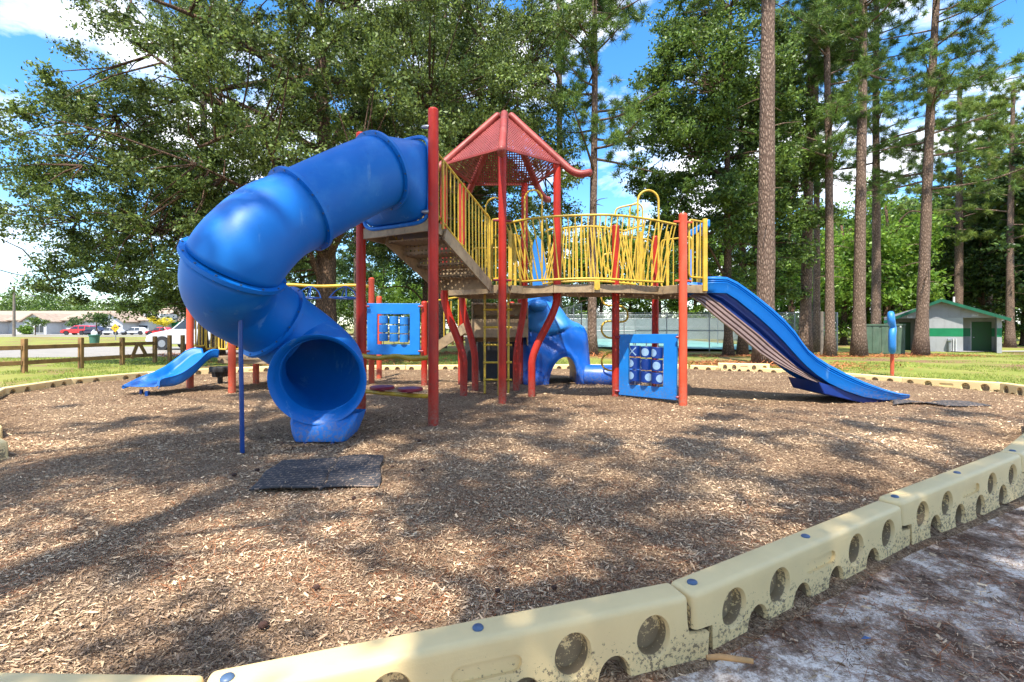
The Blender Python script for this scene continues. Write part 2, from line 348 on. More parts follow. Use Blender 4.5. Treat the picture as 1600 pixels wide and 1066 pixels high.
weather(M['roof_tube'], (.36, .12, .10), 4, .5, .7, .6)
weather(M['block'], (.17, .17, .16), 2.2, .52, .72, .5, (1, 1, .35)); weather(M['siding'], (.16, .16, .15), 3, .52, .7, .5, (1, 1, .3)); weather(M['cabinet'], (.16, .19, .14), 2.5, .5, .7, .5, (1, 1, .3))
weather(M['beige'] if 'beige' in M else M['tan'], (.45, .37, .22), 5, .55, .75, .0) if False else None
RS = np.random.RandomState
rng = random.Random(5)
# ================================================================== GROUND
BED = [(-1.17,1.34),(-.874,1.35),(.647,1.85),(2.17,2.757),(3.68,3.54),(5.0,4.55),(6.2,5.7),(7.6,6.6),(8.9,7.5),(9.5,8.4),(8.75,9.6),(8.4,11.2),(6.9,12.95),
       (5.2,14.0),(3.5,14.1),(1.0,13.9),(-1.85,13.8),(-4.2,13.6),(-6.6,13.4),(-8.3,12.5),(-9.1,11.2),(-9.35,9.7),(-8.97,8.3),(-7.5,6.7),(-5.5,5.1),(-4.2,3.9),(-3.0,2.7),(-2.1,1.40)]
BA = np.array(BED)
def inside(x, y):
    x = np.asarray(x, float); y = np.asarray(y, float); r = np.zeros(x.shape, bool); n = len(BA)
    for i in range(n):
        x0, y0 = BA[i]; x1, y1 = BA[(i+1) % n]
        c = ((y0 > y) != (y1 > y)) & (x < (x1-x0) * (y-y0) / (y1-y0 + 1e-12) + x0); r ^= c
    return r
def edge_dist(x, y):
    d = np.full(np.shape(x), 1e9); n = len(BA)
    for i in range(n):
        a = BA[i]; b = BA[(i+1) % n]; ab = b - a
        t = np.clip(((x-a[0])*ab[0] + (y-a[1])*ab[1]) / (ab @ ab), 0, 1)
        d = np.minimum(d, np.hypot(x-a[0]-t*ab[0], y-a[1]-t*ab[1]))
    return d
_r = RS(3); _w = [( _r.uniform(-1,1), _r.uniform(-1,1), _r.uniform(0,6.28)) for _ in range(14)]
def fbm(x, y, s=1.0):
    v = 0
    for i, (a, b, c) in enumerate(_w):
        k = s * (0.6 + 0.75 * i); nrm = math.hypot(a, b) + 1e-6
        v = v + np.sin((x * a / nrm + y * b / nrm) * k + c) / (1 + 0.8 * i)
    return v * 0.35
MOUNDS = [(-3.6,3.6,1.3,.03),(.6,4.4,1.6,.035),(3.4,5.2,1.2,.03),(1.2,3.0,.9,-.02),(-1.9,2.4,.8,.025),(-1.98,5.45,.55,.07),(-1.97,4.85,.35,-.05),(-2.05,6.4,.4,.04),(6.0,7.3,.5,.05),(6.5,7.4,.4,-.03),(-6.0,8.6,.5,.04),(-.9,8.1,.6,.03),(.4,8.4,.6,.03),(2.0,8.1,.5,.03)]
def mulch_h(x, y):
    h = 0.018 + 0.016 * fbm(x, y, 1.5) + .006 * fbm(x+3, y-2, 5.0)
    for (mx_, my, r, a) in MOUNDS: h = h + a * np.exp(-((x-mx_)**2 + (y-my)**2) / (r*r))
    return h

def np_gz(x, y):
    s1 = np.clip((y-14)/18, 0, 1); s2 = np.clip((x-2)/8, 0, 1)
    return -0.4 * (s1*s1*(3-2*s1)) * (s2*s2*(3-2*s2))
# one sheet of ground out to the horizon
xs = np.unique(np.concatenate([np.linspace(-1500,-60,12), np.linspace(-60,60,121), np.linspace(60,1500,12)]))
ys = np.unique(np.concatenate([np.linspace(-200,-20,6), np.linspace(-20,60,81), np.linspace(60,2000,14)]))
gx, gy = np.meshgrid(xs, ys); nx, ny = len(xs), len(ys)
V = np.stack([gx.ravel(), gy.ravel(), np_gz(gx, gy).ravel() - 0.006 - 0.045*np.clip((7.5-gy.ravel())/1.5, 0, 1)], 1)
ii = (np.arange(ny-1)[:, None] * nx + np.arange(nx-1)[None, :]).ravel()
def ground_mat():
    m = mat('lawn_soil', (0.15, 0.19, 0.035), 0.95, col2=(0.26, 0.25, 0.07), vs=0.5, bump=0.5, bs=30, spec=0.1)
    t = m.node_tree; K = t.links.new; b = t.nodes['Principled BSDF']; src = b.inputs['Base Color'].links[0].from_socket
    tc = N(t, 'ShaderNodeTexCoord')
    # bare pine straw patches
    n1 = N(t, 'ShaderNodeTexNoise'); n1.inputs['Scale'].default_value = 0.22; n1.inputs['Detail'].default_value = 6; n1.inputs['Roughness'].default_value = 0.65; K(tc.outputs['Object'], n1.inputs['Vector'])
    r1 = N(t, 'ShaderNodeValToRGB'); r1.color_ramp.elements[0].position = 0.50; r1.color_ramp.elements[1].position = 0.60; K(n1.outputs['Fac'], r1.inputs[0])
    n2 = N(t, 'ShaderNodeTexNoise'); n2.inputs['Scale'].default_value = 22; n2.inputs['Detail'].default_value = 6; K(tc.outputs['Object'], n2.inputs['Vector'])
    r2 = N(t, 'ShaderNodeValToRGB'); r2.color_ramp.elements[0].color = (0.10,0.05,0.03,1); r2.color_ramp.elements[1].color = (0.30,0.18,0.11,1); r2.color_ramp.elements[0].position=.35; r2.color_ramp.elements[1].position=.65
    K(n2.outputs['Fac'], r2.inputs[0])
    m1 = N(t, 'ShaderNodeMix', data_type='RGBA'); K(r1.outputs[0], m1.inputs[0]); K(src, m1.inputs[6]); K(r2.outputs[0], m1.inputs[7])
    # sand, needles and blown mulch on the near side (y < 7)
    n3 = N(t, 'ShaderNodeTexNoise'); n3.inputs['Scale'].default_value = 2.6; n3.inputs['Detail'].default_value = 9; n3.inputs['Roughness'].default_value = 0.82; n3.inputs['Distortion'].default_value = 0.2; K(tc.outputs['Object'], n3.inputs['Vector'])
    r3 = N(t, 'ShaderNodeValToRGB'); e = r3.color_ramp.elements; e[0].position = .43; e[0].color = (.10,.062,.042,1); e[1].position = .575; e[1].color = (.74,.64,.54,1); q = e.new(.51); q.color = (.32,.23,.17,1)
    K(n3.outputs['Fac'], r3.inputs[0])
    n4 = N(t, 'ShaderNodeTexNoise'); n4.inputs['Scale'].default_value = 150; n4.inputs['Detail'].default_value = 3; K(tc.outputs['Object'], n4.inputs['Vector'])
    m4 = N(t, 'ShaderNodeMix', data_type='RGBA', blend_type='OVERLAY'); m4.inputs[0].default_value = 0.75; K(r3.outputs[0], m4.inputs[6]); K(n4.outputs['Fac'], m4.inputs[7])
    sp = N(t, 'ShaderNodeSeparateXYZ'); K(tc.outputs['Object'], sp.inputs[0])
    mr = N(t, 'ShaderNodeMapRange'); mr.inputs[1].default_value = 7.5; mr.inputs[2].default_value = 6.2; K(sp.outputs[1], mr.inputs[0])
    m3 = N(t, 'ShaderNodeMix', data_type='RGBA'); K(mr.outputs[0], m3.inputs[0]); K(m1.outputs[2], m3.inputs[6]); K(m4.outputs[2], m3.inputs[7])
    K(m3.outputs[2], b.inputs['Base Color']); return m
g = np_mesh('ground', V, np.stack([ii, ii+1, ii+nx+1, ii+nx], 1), ground_mat(), smooth=True); setp(g, kind='structure')

# mulch bed: a bumpy sheet that dives under the lawn outside the border
def mulch_mat():
    m = bpy.data.materials.new('wood_mulch'); m.use_nodes = True; t = m.node_tree; b = t.nodes['Principled BSDF']; K = t.links.new
    b.inputs['Roughness'].default_value = 0.9; b.inputs['Specular IOR Level'].default_value = 0.15
    tc = N(t, 'ShaderNodeTexCoord')
    nd = N(t, 'ShaderNodeTexNoise'); nd.inputs['Scale'].default_value = 9; nd.inputs['Detail'].default_value = 3; K(tc.outputs['Object'], nd.inputs['Vector'])
    vm = N(t, 'ShaderNodeVectorMath', operation='MULTIPLY'); vm.inputs[1].default_value = (.5, .5, .5); K(nd.outputs['Color'], vm.inputs[0])
    va = N(t, 'ShaderNodeVectorMath', operation='ADD'); K(tc.outputs['Object'], va.inputs[0]); K(vm.outputs[0], va.inputs[1])
    cols = []
    for k, (ang, scl) in enumerate(((20, 70), (-35, 58), (75, 64))):
        mpn = N(t, 'ShaderNodeMapping'); mpn.inputs['Rotation'].default_value = (0, 0, rad(ang)); mpn.inputs['Scale'].default_value = (1, 0.28, 1); K(va.outputs[0], mpn.inputs['Vector'])
        vo = N(t, 'ShaderNodeTexVoronoi'); vo.inputs['Scale'].default_value = scl; K(mpn.outputs[0], vo.inputs['Vector']); cols.append(vo)
    m1 = N(t, 'ShaderNodeMix', data_type='RGBA'); nn = N(t, 'ShaderNodeTexNoise'); nn.inputs['Scale'].default_value = 26; K(tc.outputs['Object'], nn.inputs['Vector'])
    st = N(t, 'ShaderNodeMath', operation='GREATER_THAN'); st.inputs[1].default_value = .5; K(nn.outputs['Fac'], st.inputs[0])
    K(st.outputs[0], m1.inputs[0]); K(cols[0].outputs['Color'], m1.inputs[6]); K(cols[1].outputs['Color'], m1.inputs[7])
    sp = N(t, 'ShaderNodeSeparateColor'); K(m1.outputs[2], sp.inputs[0])
    rp = N(t, 'ShaderNodeValToRGB'); e = rp.color_ramp.elements
    e[0].position = 0; e[0].color = (.15,.09,.055,1); e[1].position = 1; e[1].color = (.68,.50,.32,1)
    for p_, c_ in ((.3,(.30,.20,.125,1)),(.55,(.42,.295,.19,1)),(.8,(.54,.39,.255,1))): q = e.new(p_); q.color = c_
    K(sp.outputs[0], rp.inputs[0])
    # broad drifts of red straw and weathered grey
    n5 = N(t, 'ShaderNodeTexNoise'); n5.inputs['Scale'].default_value = 0.9; n5.inputs['Detail'].default_value = 7; n5.inputs['Roughness'].default_value = .65; K(tc.outputs['Object'], n5.inputs['Vector'])
    r5 = N(t, 'ShaderNodeValToRGB'); f = r5.color_ramp.elements; f[0].position = .35; f[0].color = (.66,.57,.52,1); f[1].position = .66; f[1].color = (1.0,.98,.90,1); q = f.new(.5); q.color = (.88,.80,.72,1)
    K(n5.outputs['Fac'], r5.inputs[0])
    mm = N(t, 'ShaderNodeMix', data_type='RGBA', blend_type='MULTIPLY'); mm.inputs[0].default_value = .8; K(rp.outputs[0], mm.inputs[6]); K(r5.outputs[0], mm.inputs[7]); K(mm.outputs[2], b.inputs['Base Color'])
    bp = N(t, 'ShaderNodeBump'); bp.inputs['Strength'].default_value = 1.0; bp.inputs['Distance'].default_value = 0.02
    ad = N(t, 'ShaderNodeMath', operation='ADD'); K(sp.outputs[0], ad.inputs[0]); K(cols[2].outputs['Distance'], ad.inputs[1]); K(ad.outputs[0], bp.inputs['Height']); K(bp.outputs[0], b.inputs['Normal'])
    return m
M['mulch'] = mulch_mat()
xs = np.arange(-10.2, 10.3, 0.08); ys = np.arange(0.9, 14.8, 0.08); gx, gy = np.meshgrid(xs, ys); nx, ny = len(xs), len(ys)
ins = inside(gx, gy); ed = edge_dist(gx, gy)
Z = mulch_h(gx, gy) + RS(1).uniform(-.004, .004, gx.shape)
Z = np.where(ins, np.maximum(Z, 0.003), -0.03 - 0.2*ed)
V = np.stack([gx.ravel(), gy.ravel(), Z.ravel()], 1); ii = (np.arange(ny-1)[:, None] * nx + np.arange(nx-1)[None, :]).ravel()
keep = (ins | (ed < .25)).ravel(); keep = keep[ii] & keep[ii+1] & keep[ii+nx]; ii = ii[keep]
g = np_mesh('mulch_bed_ground', V, np.stack([ii, ii+1, ii+nx+1, ii+nx], 1), M['mulch'], smooth=True); setp(g, kind='structure')

# loose chips, straw and blades
def chips(name, n, x0, x1, y0, y1, lmin, lmax, wr, mats, seed, where, tilt=0.35, ypow=1.0, hfun=None, curl=0):
    r = RS(seed); y = y0 + (y1-y0) * r.rand(n*(12 if seed == 71 else 2))**ypow; x = (r.rand(len(y))*2-1) * (y*1.08+.25); x = np.where((x > x0) & (x < x1), x, np.nan)
    ok = ~np.isnan(x); x = x[ok]; y = y[ok]; k = where(x, y); x = x[k][:n]; y = y[k][:n]; n = len(x)
    z = (hfun(x, y) if hfun else np.zeros(n)) + r.uniform(.002, .012, n)
    a = r.uniform(0, 2*np.pi, n); l = r.uniform(lmin, lmax, n) * (0.6 + r.rand(n)**3); w = l * wr * r.uniform(.5, 1.5, n)
    tx = r.normal(0, tilt, n); ty = r.normal(0, tilt, n)
    d = np.stack([np.cos(a), np.sin(a), tx*.6], 1); s = np.stack([-np.sin(a), np.cos(a), ty], 1); c = np.stack([x, y, z + np.abs(tx)*l*.3], 1)
    V = np.empty((n, 4, 3)); hl = (l/2)[:, None]; hw = (w/2)[:, None]; q = r.uniform(.4, 1.0, (n, 1))
    V[:, 0] = c - d*hl - s*hw*q; V[:, 1] = c + d*hl*.9 - s*hw; V[:, 2] = c + d*hl + s*hw*q*.6; V[:, 3] = c - d*hl*.85 + s*hw
    o = np_mesh(name, V.reshape(-1, 3), np.arange(n*4).reshape(n, 4), mats); o['kind'] = 'stuff'; return o
inb = lambda x, y: inside(x, y) & (edge_dist(x, y) > .08)
near = lambda x, y: (~inside(x, y)) & (edge_dist(x, y) > .10)
chips('loose_wood_chips', 75000, -7, 7, 1.3, 5.0, .009, .026, .24, M['chip_pale'], 11, lambda x, y: inb(x, y) & ((fbm(x, y, 2.2) + RS(5).normal(0, .35, x.shape)) > -.25), ypow=1.25, hfun=mulch_h)
chips('loose_wood_chips', 70000, -11, 11, 4.6, 14, .013, .032, .26, M['chip_pale'], 12, inb, ypow=1.2, hfun=mulch_h)
chips('weathered_wood_chips', 85000, -9, 9, 1.3, 8, .009, .026, .20, M['chip_dark'], 13, inb, ypow=1.4, hfun=mulch_h)
chips('pine_straw_litter', 26000, -8, 8, 1.3, 8, .04, .10, .018, M['straw'], 14, lambda x, y: inb(x, y) & (fbm(x+9, y*1.3, 1.7) > -.02), ypow=1.5, tilt=.12, hfun=mulch_h)
chips('pine_straw_litter', 26000, -2, 8, 0.9, 6, .05, .12, .014, M['straw'], 15, lambda x, y: near(x, y) & (fbm(x+4, y, 2.6) > -.12), ypow=1.2, tilt=.15, hfun=lambda x, y: x*0-.05)
chips('blown_wood_chips', 60000, -2, 8, 0.9, 6, .006, .022, .2, M['chip_dark'], 16, lambda x, y: near(x, y) & (fbm(x+4, y, 2.6) > .0), ypow=1.2, hfun=lambda x, y: x*0-.05)
chips('blown_wood_chips', 9000, -2, 8, 0.9, 6, .010, .026, .25, M['chip_pale'], 17, near, ypow=1.2, hfun=lambda x, y: x*0-.05)

# damp, dark mulch kicked up round slide exits and post feet
SPOTS = [(-2.0,5.3,.75),(-1.4,6.3,.6),(-2.4,5.9,.6),(-6.2,8.6,.8),(-5.2,9.3,.7),(6.1,7.35,.6),(-.9,8.3,.7),(.0,8.2,.8),(2.0,8.2,.6),(1.2,9.6,.8),(-.3,9.6,.9)]
def spot(x, y):
    r = RS(8); w = np.zeros(np.shape(x))
    for a, b, c in SPOTS: w = np.maximum(w, np.exp(-((x-a)**2+(y-b)**2)/(c*c)))
    return r.rand(*np.shape(x)) < w*1.3
M['chip_damp'] = leafmat('damp_chip', (.035, .02, .014), (.15, .085, .055), 0.0, .8, .2)
chips('damp_wood_chips', 30000, -8, 8, 4.4, 11, .012, .035, .24, M['chip_damp'], 18, lambda x, y: inb(x, y) & spot(x, y), tilt=.5, hfun=lambda x, y: mulch_h(x, y)+.006)
def grass(name, n, x0, x1, y0, y1, h, w, seed, where, m):
    r = RS(seed); u = r.rand(n*2); y = y0 + (y1-y0)*u**1.35; x = r.uniform(x0, x1, n*2); k = (np.abs(x) < y*1.1+.5) & where(x, y); x = x[k][:n]; y = y[k][:n]; n = len(x)
    z = np_gz(x, y) - .01; hh = h * r.uniform(.4, 1.2, n); a = r.uniform(0, np.pi, n); ww = w * r.uniform(.6, 1.4, n) * (1 + (y-8)/22)
    lean = r.normal(0, .45, (n, 2)) * hh[:, None]
    V = np.empty((n, 3, 3)); V[:, 0] = np.stack([x-np.cos(a)*ww, y-np.sin(a)*ww, z], 1); V[:, 1] = np.stack([x+np.cos(a)*ww, y+np.sin(a)*ww, z], 1)
    V[:, 2] = np.stack([x+lean[:, 0], y+lean[:, 1], z+hh], 1)
    o = np_mesh(name, V.reshape(-1, 3), np.arange(n*3).reshape(n, 3), m); setp(o, 'short patchy sunlit grass around the play area', 'grass', kind='stuff'); return o
outb = lambda x, y: (~inside(x, y)) & (edge_dist(x, y) > .12)
ROAD = lambda x, y: (y > 19.0 + (x+24)*.10) & (y < 33 + (x+24)*.1) & (x < -8)
gn = lambda x, y: outb(x, y) & (fbm(x*.6, y*.6, 1.0) + .25*fbm(x*3, y*3, 1.5) > -.25) & ~ROAD(x, y) & ~((y > 28) & (y < 60) & (x > 2) & (x < 22) )
straw_patch = lambda x, y: fbm(x*.5+7, y*.5, 1.3) > -.12
grass('grass_lawn', 60000, -26, 0, 7.5, 24, .07, .006, 21, gn, M['blade'])
grass('grass_lawn', 110000, -2, 34, 8.5, 36, .07, .006, 22, lambda x, y: gn(x, y) & straw_patch(x, y), M['blade'])

# pale drive, far road, court, path
def sheet(name, pts, z, m, kind='structure'):
    mb = MB(); mb.add([(p[0], p[1], z + gz(p[0], p[1])) for p in pts], [tuple(range(len(pts)))]); o = mb.build(name, m, smooth=False); setp(o, kind=kind); return o
sheet('road', [(-60, 16.4), (-26, 18.6), (-14, 20.5), (-6, 22.5), (4, 27), (4, 36), (-6, 33), (-14, 31.5), (-60, 30)], .004, M['asphalt'])
sheet('far_road', [(-200, 68), (-6, 68), (-6, 76), (-200, 76)], .004, M['asphalt'])
sheet('parking_lot_ground', [(-200, 80), (-20, 80), (-20, 100), (-200, 100)], .004, M['asphalt'])
sheet('court_ground', [(4.0, 33), (21, 33), (23, 62), (2, 62)], .03, M['court'])
sheet('path', [(29.5, 31.6), (60, 33.0), (60, 34.5), (29.5, 32.7)], .06, M['concrete'])
mb = MB(); mb.add([(5.5, 12.6, .008), (6.9, 12.0, .008), (7.6, 12.9, .008), (6.6, 13.7, .008), (5.9, 13.4, .008)], [(0, 1, 2, 3, 4)])
o = mb.build('sand_ground', mat('white_sand', (0.62, 0.58, 0.52), 0.95, 0.06, 8, 0.3, 80), smooth=False); setp(o, kind='structure')

# ================================================================== MOULDED BORDER TIMBERS
TL = 1.6
def timber_mesh():
    L_ = TL; pr = [(0.006, .30), (0.006, .165), (.10, .155), (.105, 0), (L_+.075, 0), (L_+.085, .15), (L_-.005, .158), (L_-.005, .30)]
    n = len(pr); w = .062
    me = bpy.data.meshes.new('t'); me.from_pydata([(p[0], -w, p[1]) for p in pr] + [(p[0], w, p[1]) for p in pr], [], [tuple(range(n)), tuple(range(n, 2*n))[::-1]] + [(i, i+n, (i+1) % n+n, (i+1) % n) for i in range(n)])
    bm = bmesh.new(); bm.from_mesh(me); bmesh.ops.recalc_face_normals(bm, faces=bm.faces)
    bmesh.ops.bevel(bm, geom=[e for e in bm.edges if abs(abs(e.verts[0].co.y) - w) < 1e-5 and abs(e.verts[0].co.y - e.verts[1].co.y) < 1e-5 and (e.verts[0].co.z > .28 or e.verts[1].co.z > .28)] +
                    [e for e in bm.edges if e.verts[0].co.z > .29 and e.verts[1].co.z > .29 and abs(e.verts[0].co.x-e.verts[1].co.x) < 1e-4], offset=.022, segments=4, affect='EDGES', profile=.5)
    bm.to_mesh(me); bm.free()
    a = bpy.data.objects.new('ta', me); C.objects.link(a)
    cut = MB()
    for side in (-1, 1):
        def recess(x, z, rx, rz, dep):
            k = 28; ring = lambda s_, y_: [(x + rx*s_*(math.copysign(abs(math.cos(2*math.pi*i/k))**.999, math.cos(2*math.pi*i/k))), y_, z + rz*s_*math.sin(2*math.pi*i/k)) for i in range(k)]
            r0 = ring(1.18, side*(w+.01)); r1 = ring(1.0, side*(w-.012)); r2 = ring(.94, side*(w-dep)); b = len(cut.v)
            cut.add(r0+r1+r2, [(i, (i+1) % k, (i+1) % k+k, i+k) for i in range(k)] + [(i+k, (i+1) % k+k, (i+1) % k+2*k, i+2*k) for i in range(k)] + [tuple(range(k))[::-1], tuple(range(2*k, 3*k))])
        for t in (.14, .32, .70, .90): recess(t*L_, .178, .064, .074, .055)
        for t in (.23, .42, .59, .80): recess(t*L_, .060, .060, .078, .055)
        # capsule
        k = 12; x0, x1, z, r = .455*L_, .565*L_, .200, .030
        prof = [(x1 + r*math.cos(a_), z + r*math.sin(a_)) for a_ in np.linspace(-math.pi/2, math.pi/2, k)] + [(x0 + r*math.cos(a_), z + r*math.sin(a_)) for a_ in np.linspace(math.pi/2, 3*math.pi/2, k)]
        q = len(prof); cut.add([(p[0], side*(w+.01), p[1]) for p in prof] + [(p[0], side*(w-.014), p[1]) for p in prof], [(i, (i+1) % q, (i+1) % q+q, i+q) for i in range(q)] + [tuple(range(q))[::-1], tuple(range(q, 2*q))])
    c = cut.build('tc', M['beige'], smooth=False)
    md = a.modifiers.new('x', 'BOOLEAN'); md.operation = 'DIFFERENCE'; md.object = c; md.solver = 'EXACT'; md.use_self = True
    dg = bpy.context.evaluated_depsgraph_get(); out = bpy.data.meshes.new_from_object(a.evaluated_get(dg)); out.name = 'border_timber'
    bpy.data.objects.remove(a); bpy.data.objects.remove(c)
    out.materials.clear(); out.materials.append(M['beige']); out.polygons.foreach_set('use_smooth', [True]*len(out.polygons)); out.set_sharp_from_angle(angle=rad(38))
    return out
TM = timber_mesh()
capb = MB(); capb.cyl((0, 0, -.002), (0, 0, .004), .019, 16); capb.dome((0, 0, .004), .019, 16, .35)
CAPM = None
walk = []
manual = [((-.874, 1.35), (.647, 1.85), -.10, -.10, .022), ((.647, 1.85), (2.17, 2.757), -.10, -.10, .0), ((2.17, 2.757), (3.68, 3.54), -.08, -.015, .0), ((3.68, 3.54), (4.95, 4.50), -.015, -.03, 0), ((-2.1, 1.36), (-.885, 1.335), -.1, -.10, 0)]
for a, b, z0, z1, _ in manual: walk.append((a, b, z0, z1))
path = [(4.95, 4.50)] + BED[6:25]
def resample(pts, step):
    pts = [np.array(p, float) for p in pts]; cum = [0]
    for i in range(1, len(pts)): cum.append(cum[-1] + np.linalg.norm(pts[i]-pts[i-1]))
    n = int(round(cum[-1]/step)); return [tuple(np.array([np.interp(cum[-1]*i/n, cum, [p[j] for p in pts]) for j in (0, 1)])) for i in range(n+1)]
rp_ = resample(path[:9], TL); walk += [(rp_[i], rp_[i+1], -.17 if rp_[i][1] > 9.9 else -.11, -.17 if rp_[i+1][1] > 9.9 else -.11) for i in range(len(rp_)-1)]
rp_ = resample([(5.15, 14.05)] + BED[14:25], TL); walk += [(rp_[i], rp_[i+1], -.15, -.15) for i in range(len(rp_)-1)]
walk += [((-5.62, 4.98), (-4.6, 4.3), -.12, -.12), ((5.72, 13.35), (6.95, 12.95), -.06, -.06)]
def tlabel(i, a, b):
    cx, cy = (a[0]+b[0])/2, (a[1]+b[1])/2
    spots = {0: 'nearest beige moulded border timber crossing the bottom of the photo', 1: 'scuffed beige border timber with four high holes beside the peeled twig', 2: 'sunlit beige border timber next right of the one by the twig', 3: 'beige border timber cut off by the right edge of the photo', 4: 'beige border timber in the bottom left corner with rounded end',}
    if i in spots: return spots[i]
    if (a, b) == walk[-1][:2]: return 'loose beige timber standing proud beside the patch of white sand'
    if (a, b) == walk[-2][:2]: return 'short beige timber end poking in at the left edge of the mulch'
    px = HX + cx/cy*F; 
    if px < -40 or px > 1640: return None
    if cx > 7.8: side = 'low beige border timber along the right lawn'
    elif cx < -8: side = 'low beige border timber in front of the timber fence'
    else: side = 'low beige border timber at the back of the mulch bed'
    return (side, px)
tl = [tlabel(i, w_[0], w_[1]) for i, w_ in enumerate(walk)]
ordn = ['first', 'second', 'third', 'fourth', 'fifth', 'sixth', 'seventh', 'eighth', 'ninth', 'tenth', 'eleventh', 'twelfth', 'thirteenth', 'fourteenth', 'fifteenth', 'sixteenth']
byside = {}
for i, t_ in enumerate(tl):
    if isinstance(t_, tuple): byside.setdefault(t_[0], []).append((t_[1], i))
for s_, l_ in byside.items():
    for k, (_, i) in enumerate(sorted(l_)): tl[i] = '%s, %s from the left' % (s_, ordn[min(k, 15)])
for i, (a, b, z0, z1) in enumerate(walk):
    if tl[i] is None: continue
    a3 = Vector((a[0], a[1], z0)); b3 = Vector((b[0], b[1], z1)); d = b3 - a3
    o = bpy.data.objects.new('border_timber', TM); C.objects.link(o); o.location = a3
    x = d.normalized(); y = Vector((0, 0, 1)).cross(x).normalized(); z = x.cross(y)
    R_ = Matrix((x, y, z)).transposed().to_4x4()
    o.rotation_euler = R_.to_euler(); o.scale = (d.length/TL, 1, 1)
    setp(o, tl[i], 'border timber', 'moulded border timbers round the mulch')
    if i == 0:
        CAPM = capb.build('bolt_cap', M['bolt'], smooth=True); cm = CAPM.data; bpy.data.objects.remove(CAPM)
    for t in ((.04, .5) if i != 4 else (.5,)):
        c = bpy.data.objects.new('bolt_cap', cm); C.objects.link(c); c.parent = o; c.location = (t*TL, 0, .300)
# ================================================================== MAIN PLAY STRUCTURE
DZ, UZ = 1.86, 2.50                     # lower and upper deck heights
Cx, Cy = -.15, 8.45; RP = .974
def pv(k, r=RP): a = rad(-90 + 72*k); return (Cx + r*math.cos(a), Cy + r*math.sin(a))
play = thing('play_structure', 'large red, yellow and blue play structure with tube slide and pointed roof', 'play structure', (0, 8, 0))
PR = .0635
def post(mb_pts, m=None, top=True, parent=None, r=PR, name='post'):
    mb = MB(); pts = [Vector(p) for p in mb_pts]
    mb.tube(pts, r, 18, cap=not top)
    if top: mb.dome(pts[-1], r, 18, .55, 4)
    return mb.build(name, m or M['red'], parent or play)
def bentpath(p0, zb, x1, y1, z_hi, z_lo, ztop):
    """vertical at top (p0), S-bends to (x1,y1) between z_hi and z_lo, vertical to the ground"""
    a = Vector((p0[0], p0[1], z_hi)); b = Vector((x1, y1, z_lo)); pts = [Vector((x1, y1, zb)), Vector((x1, y1, z_lo*.5))]
    for k in range(13):
        t = k/12; s = t*t*(3-2*t); pts.append(Vector((x1 + (p0[0]-x1)*(0.35*t+0.65*s), y1 + (p0[1]-y1)*s, z_lo + (z_hi-z_lo)*t)))
    pts.append(Vector((p0[0], p0[1], ztop))); return pts
A = (-2.02, 6.42); B = (-.951, 5.8); FV = (-.15, 7.476)
post([(A[0], A[1], -.1), (A[0], A[1], 3.79)]); post([(B[0], B[1], -.1), (B[0], B[1], 3.83)], M['red'])
for q in (A, B): pass
post([(FV[0], FV[1], -.1), (FV[0], FV[1], 4.0)], top=False)
Lp = (-1.16, 8.2); Rp = (.765, 8.15); BLp = (-.95, 9.15); BRp = (.24, 9.15)
post(bentpath(Lp, -.1, -.825, 8.2, 1.75, .62, 4.0), top=False)
post(bentpath(Rp, -.1, .335, 8.15, 1.70, .62, 3.98), M['red'], top=False)
post(bentpath(BLp, -.1, -.70, 9.1, 1.75, .62, 3.95), top=False)
post(bentpath(BRp, -.1, .08, 9.1, 1.75, .62, 3.95), top=False)
for (px, base, Y) in ((720, 602, 10.1), (813, 602, 10.2), (800, 590, 11.4)):
    post([(PX(px, Y), Y, -.1), (PX(px, Y), Y, 1.8)], r=.06)
E = (2.6, 7.3); G = (1.784, 8.26); H = (2.76, 9.25)
post([(E[0], E[1], -.1), (E[0], E[1], 2.92)], M['orange'])
post([(G[0], G[1], -.1), (G[0], G[1], 2.95)], M['orange'] if False else M['red'])
post([(H[0], H[1], -.1), (H[0], H[1], 2.95)], M['red'])
# --- roof
RZ = 3.98; APZ = 4.0 + (513-185)/750*0 + .95
def uvmesh(o, s=1.0):
    me = o.data; uv = me.uv_layers.new(name='UVMap')
    for p in me.polygons:
        n = p.normal; a = Vector((0, 0, 1)).cross(n); a = a.normalized() if a.length > .1 else Vector((1, 0, 0)); b = n.cross(a)
        for li in p.loop_indices:
            v = me.vertices[me.loops[li].vertex_index].co; uv.data[li].uv = (v.dot(a)*s, v.dot(b)*s)
M['roof_perf'] = holes(mat('perforated_red_sheet', (0.27, 0.05, 0.045), 0.55, 0.15, 2.5), 22, .30)
M['tan_perf'] = holes(mat('perforated_tan_plate', (0.30, 0.215, 0.125), 0.6, 0.15, 7), 16, .24)
apex = Vector((Cx+.02, Cy-.05, 4.97))
cor = [Vector((*pv(k, 1.04), RZ)) for k in range(5)]
frame_mb = MB()
roof0 = None
for k in range(5):
    a, b = cor[k], cor[(k+1) % 5]; ta = apex + (a-apex)*.13; tb = apex + (b-apex)*.13
    mb = MB(); mb.add([a, b, tb, ta], [(0, 1, 2, 3)])
    o = mb.build('roof_panel' if k else 'roof', M['roof_perf'], play if k == 0 else roof0, smooth=False)
    if k == 0: roof0 = o
    uvmesh(o)
    fm = MB(); fm.bar(a, b, .03, .035); fm.build('eave_rail', M['roof_tube'], roof0, smooth=False)
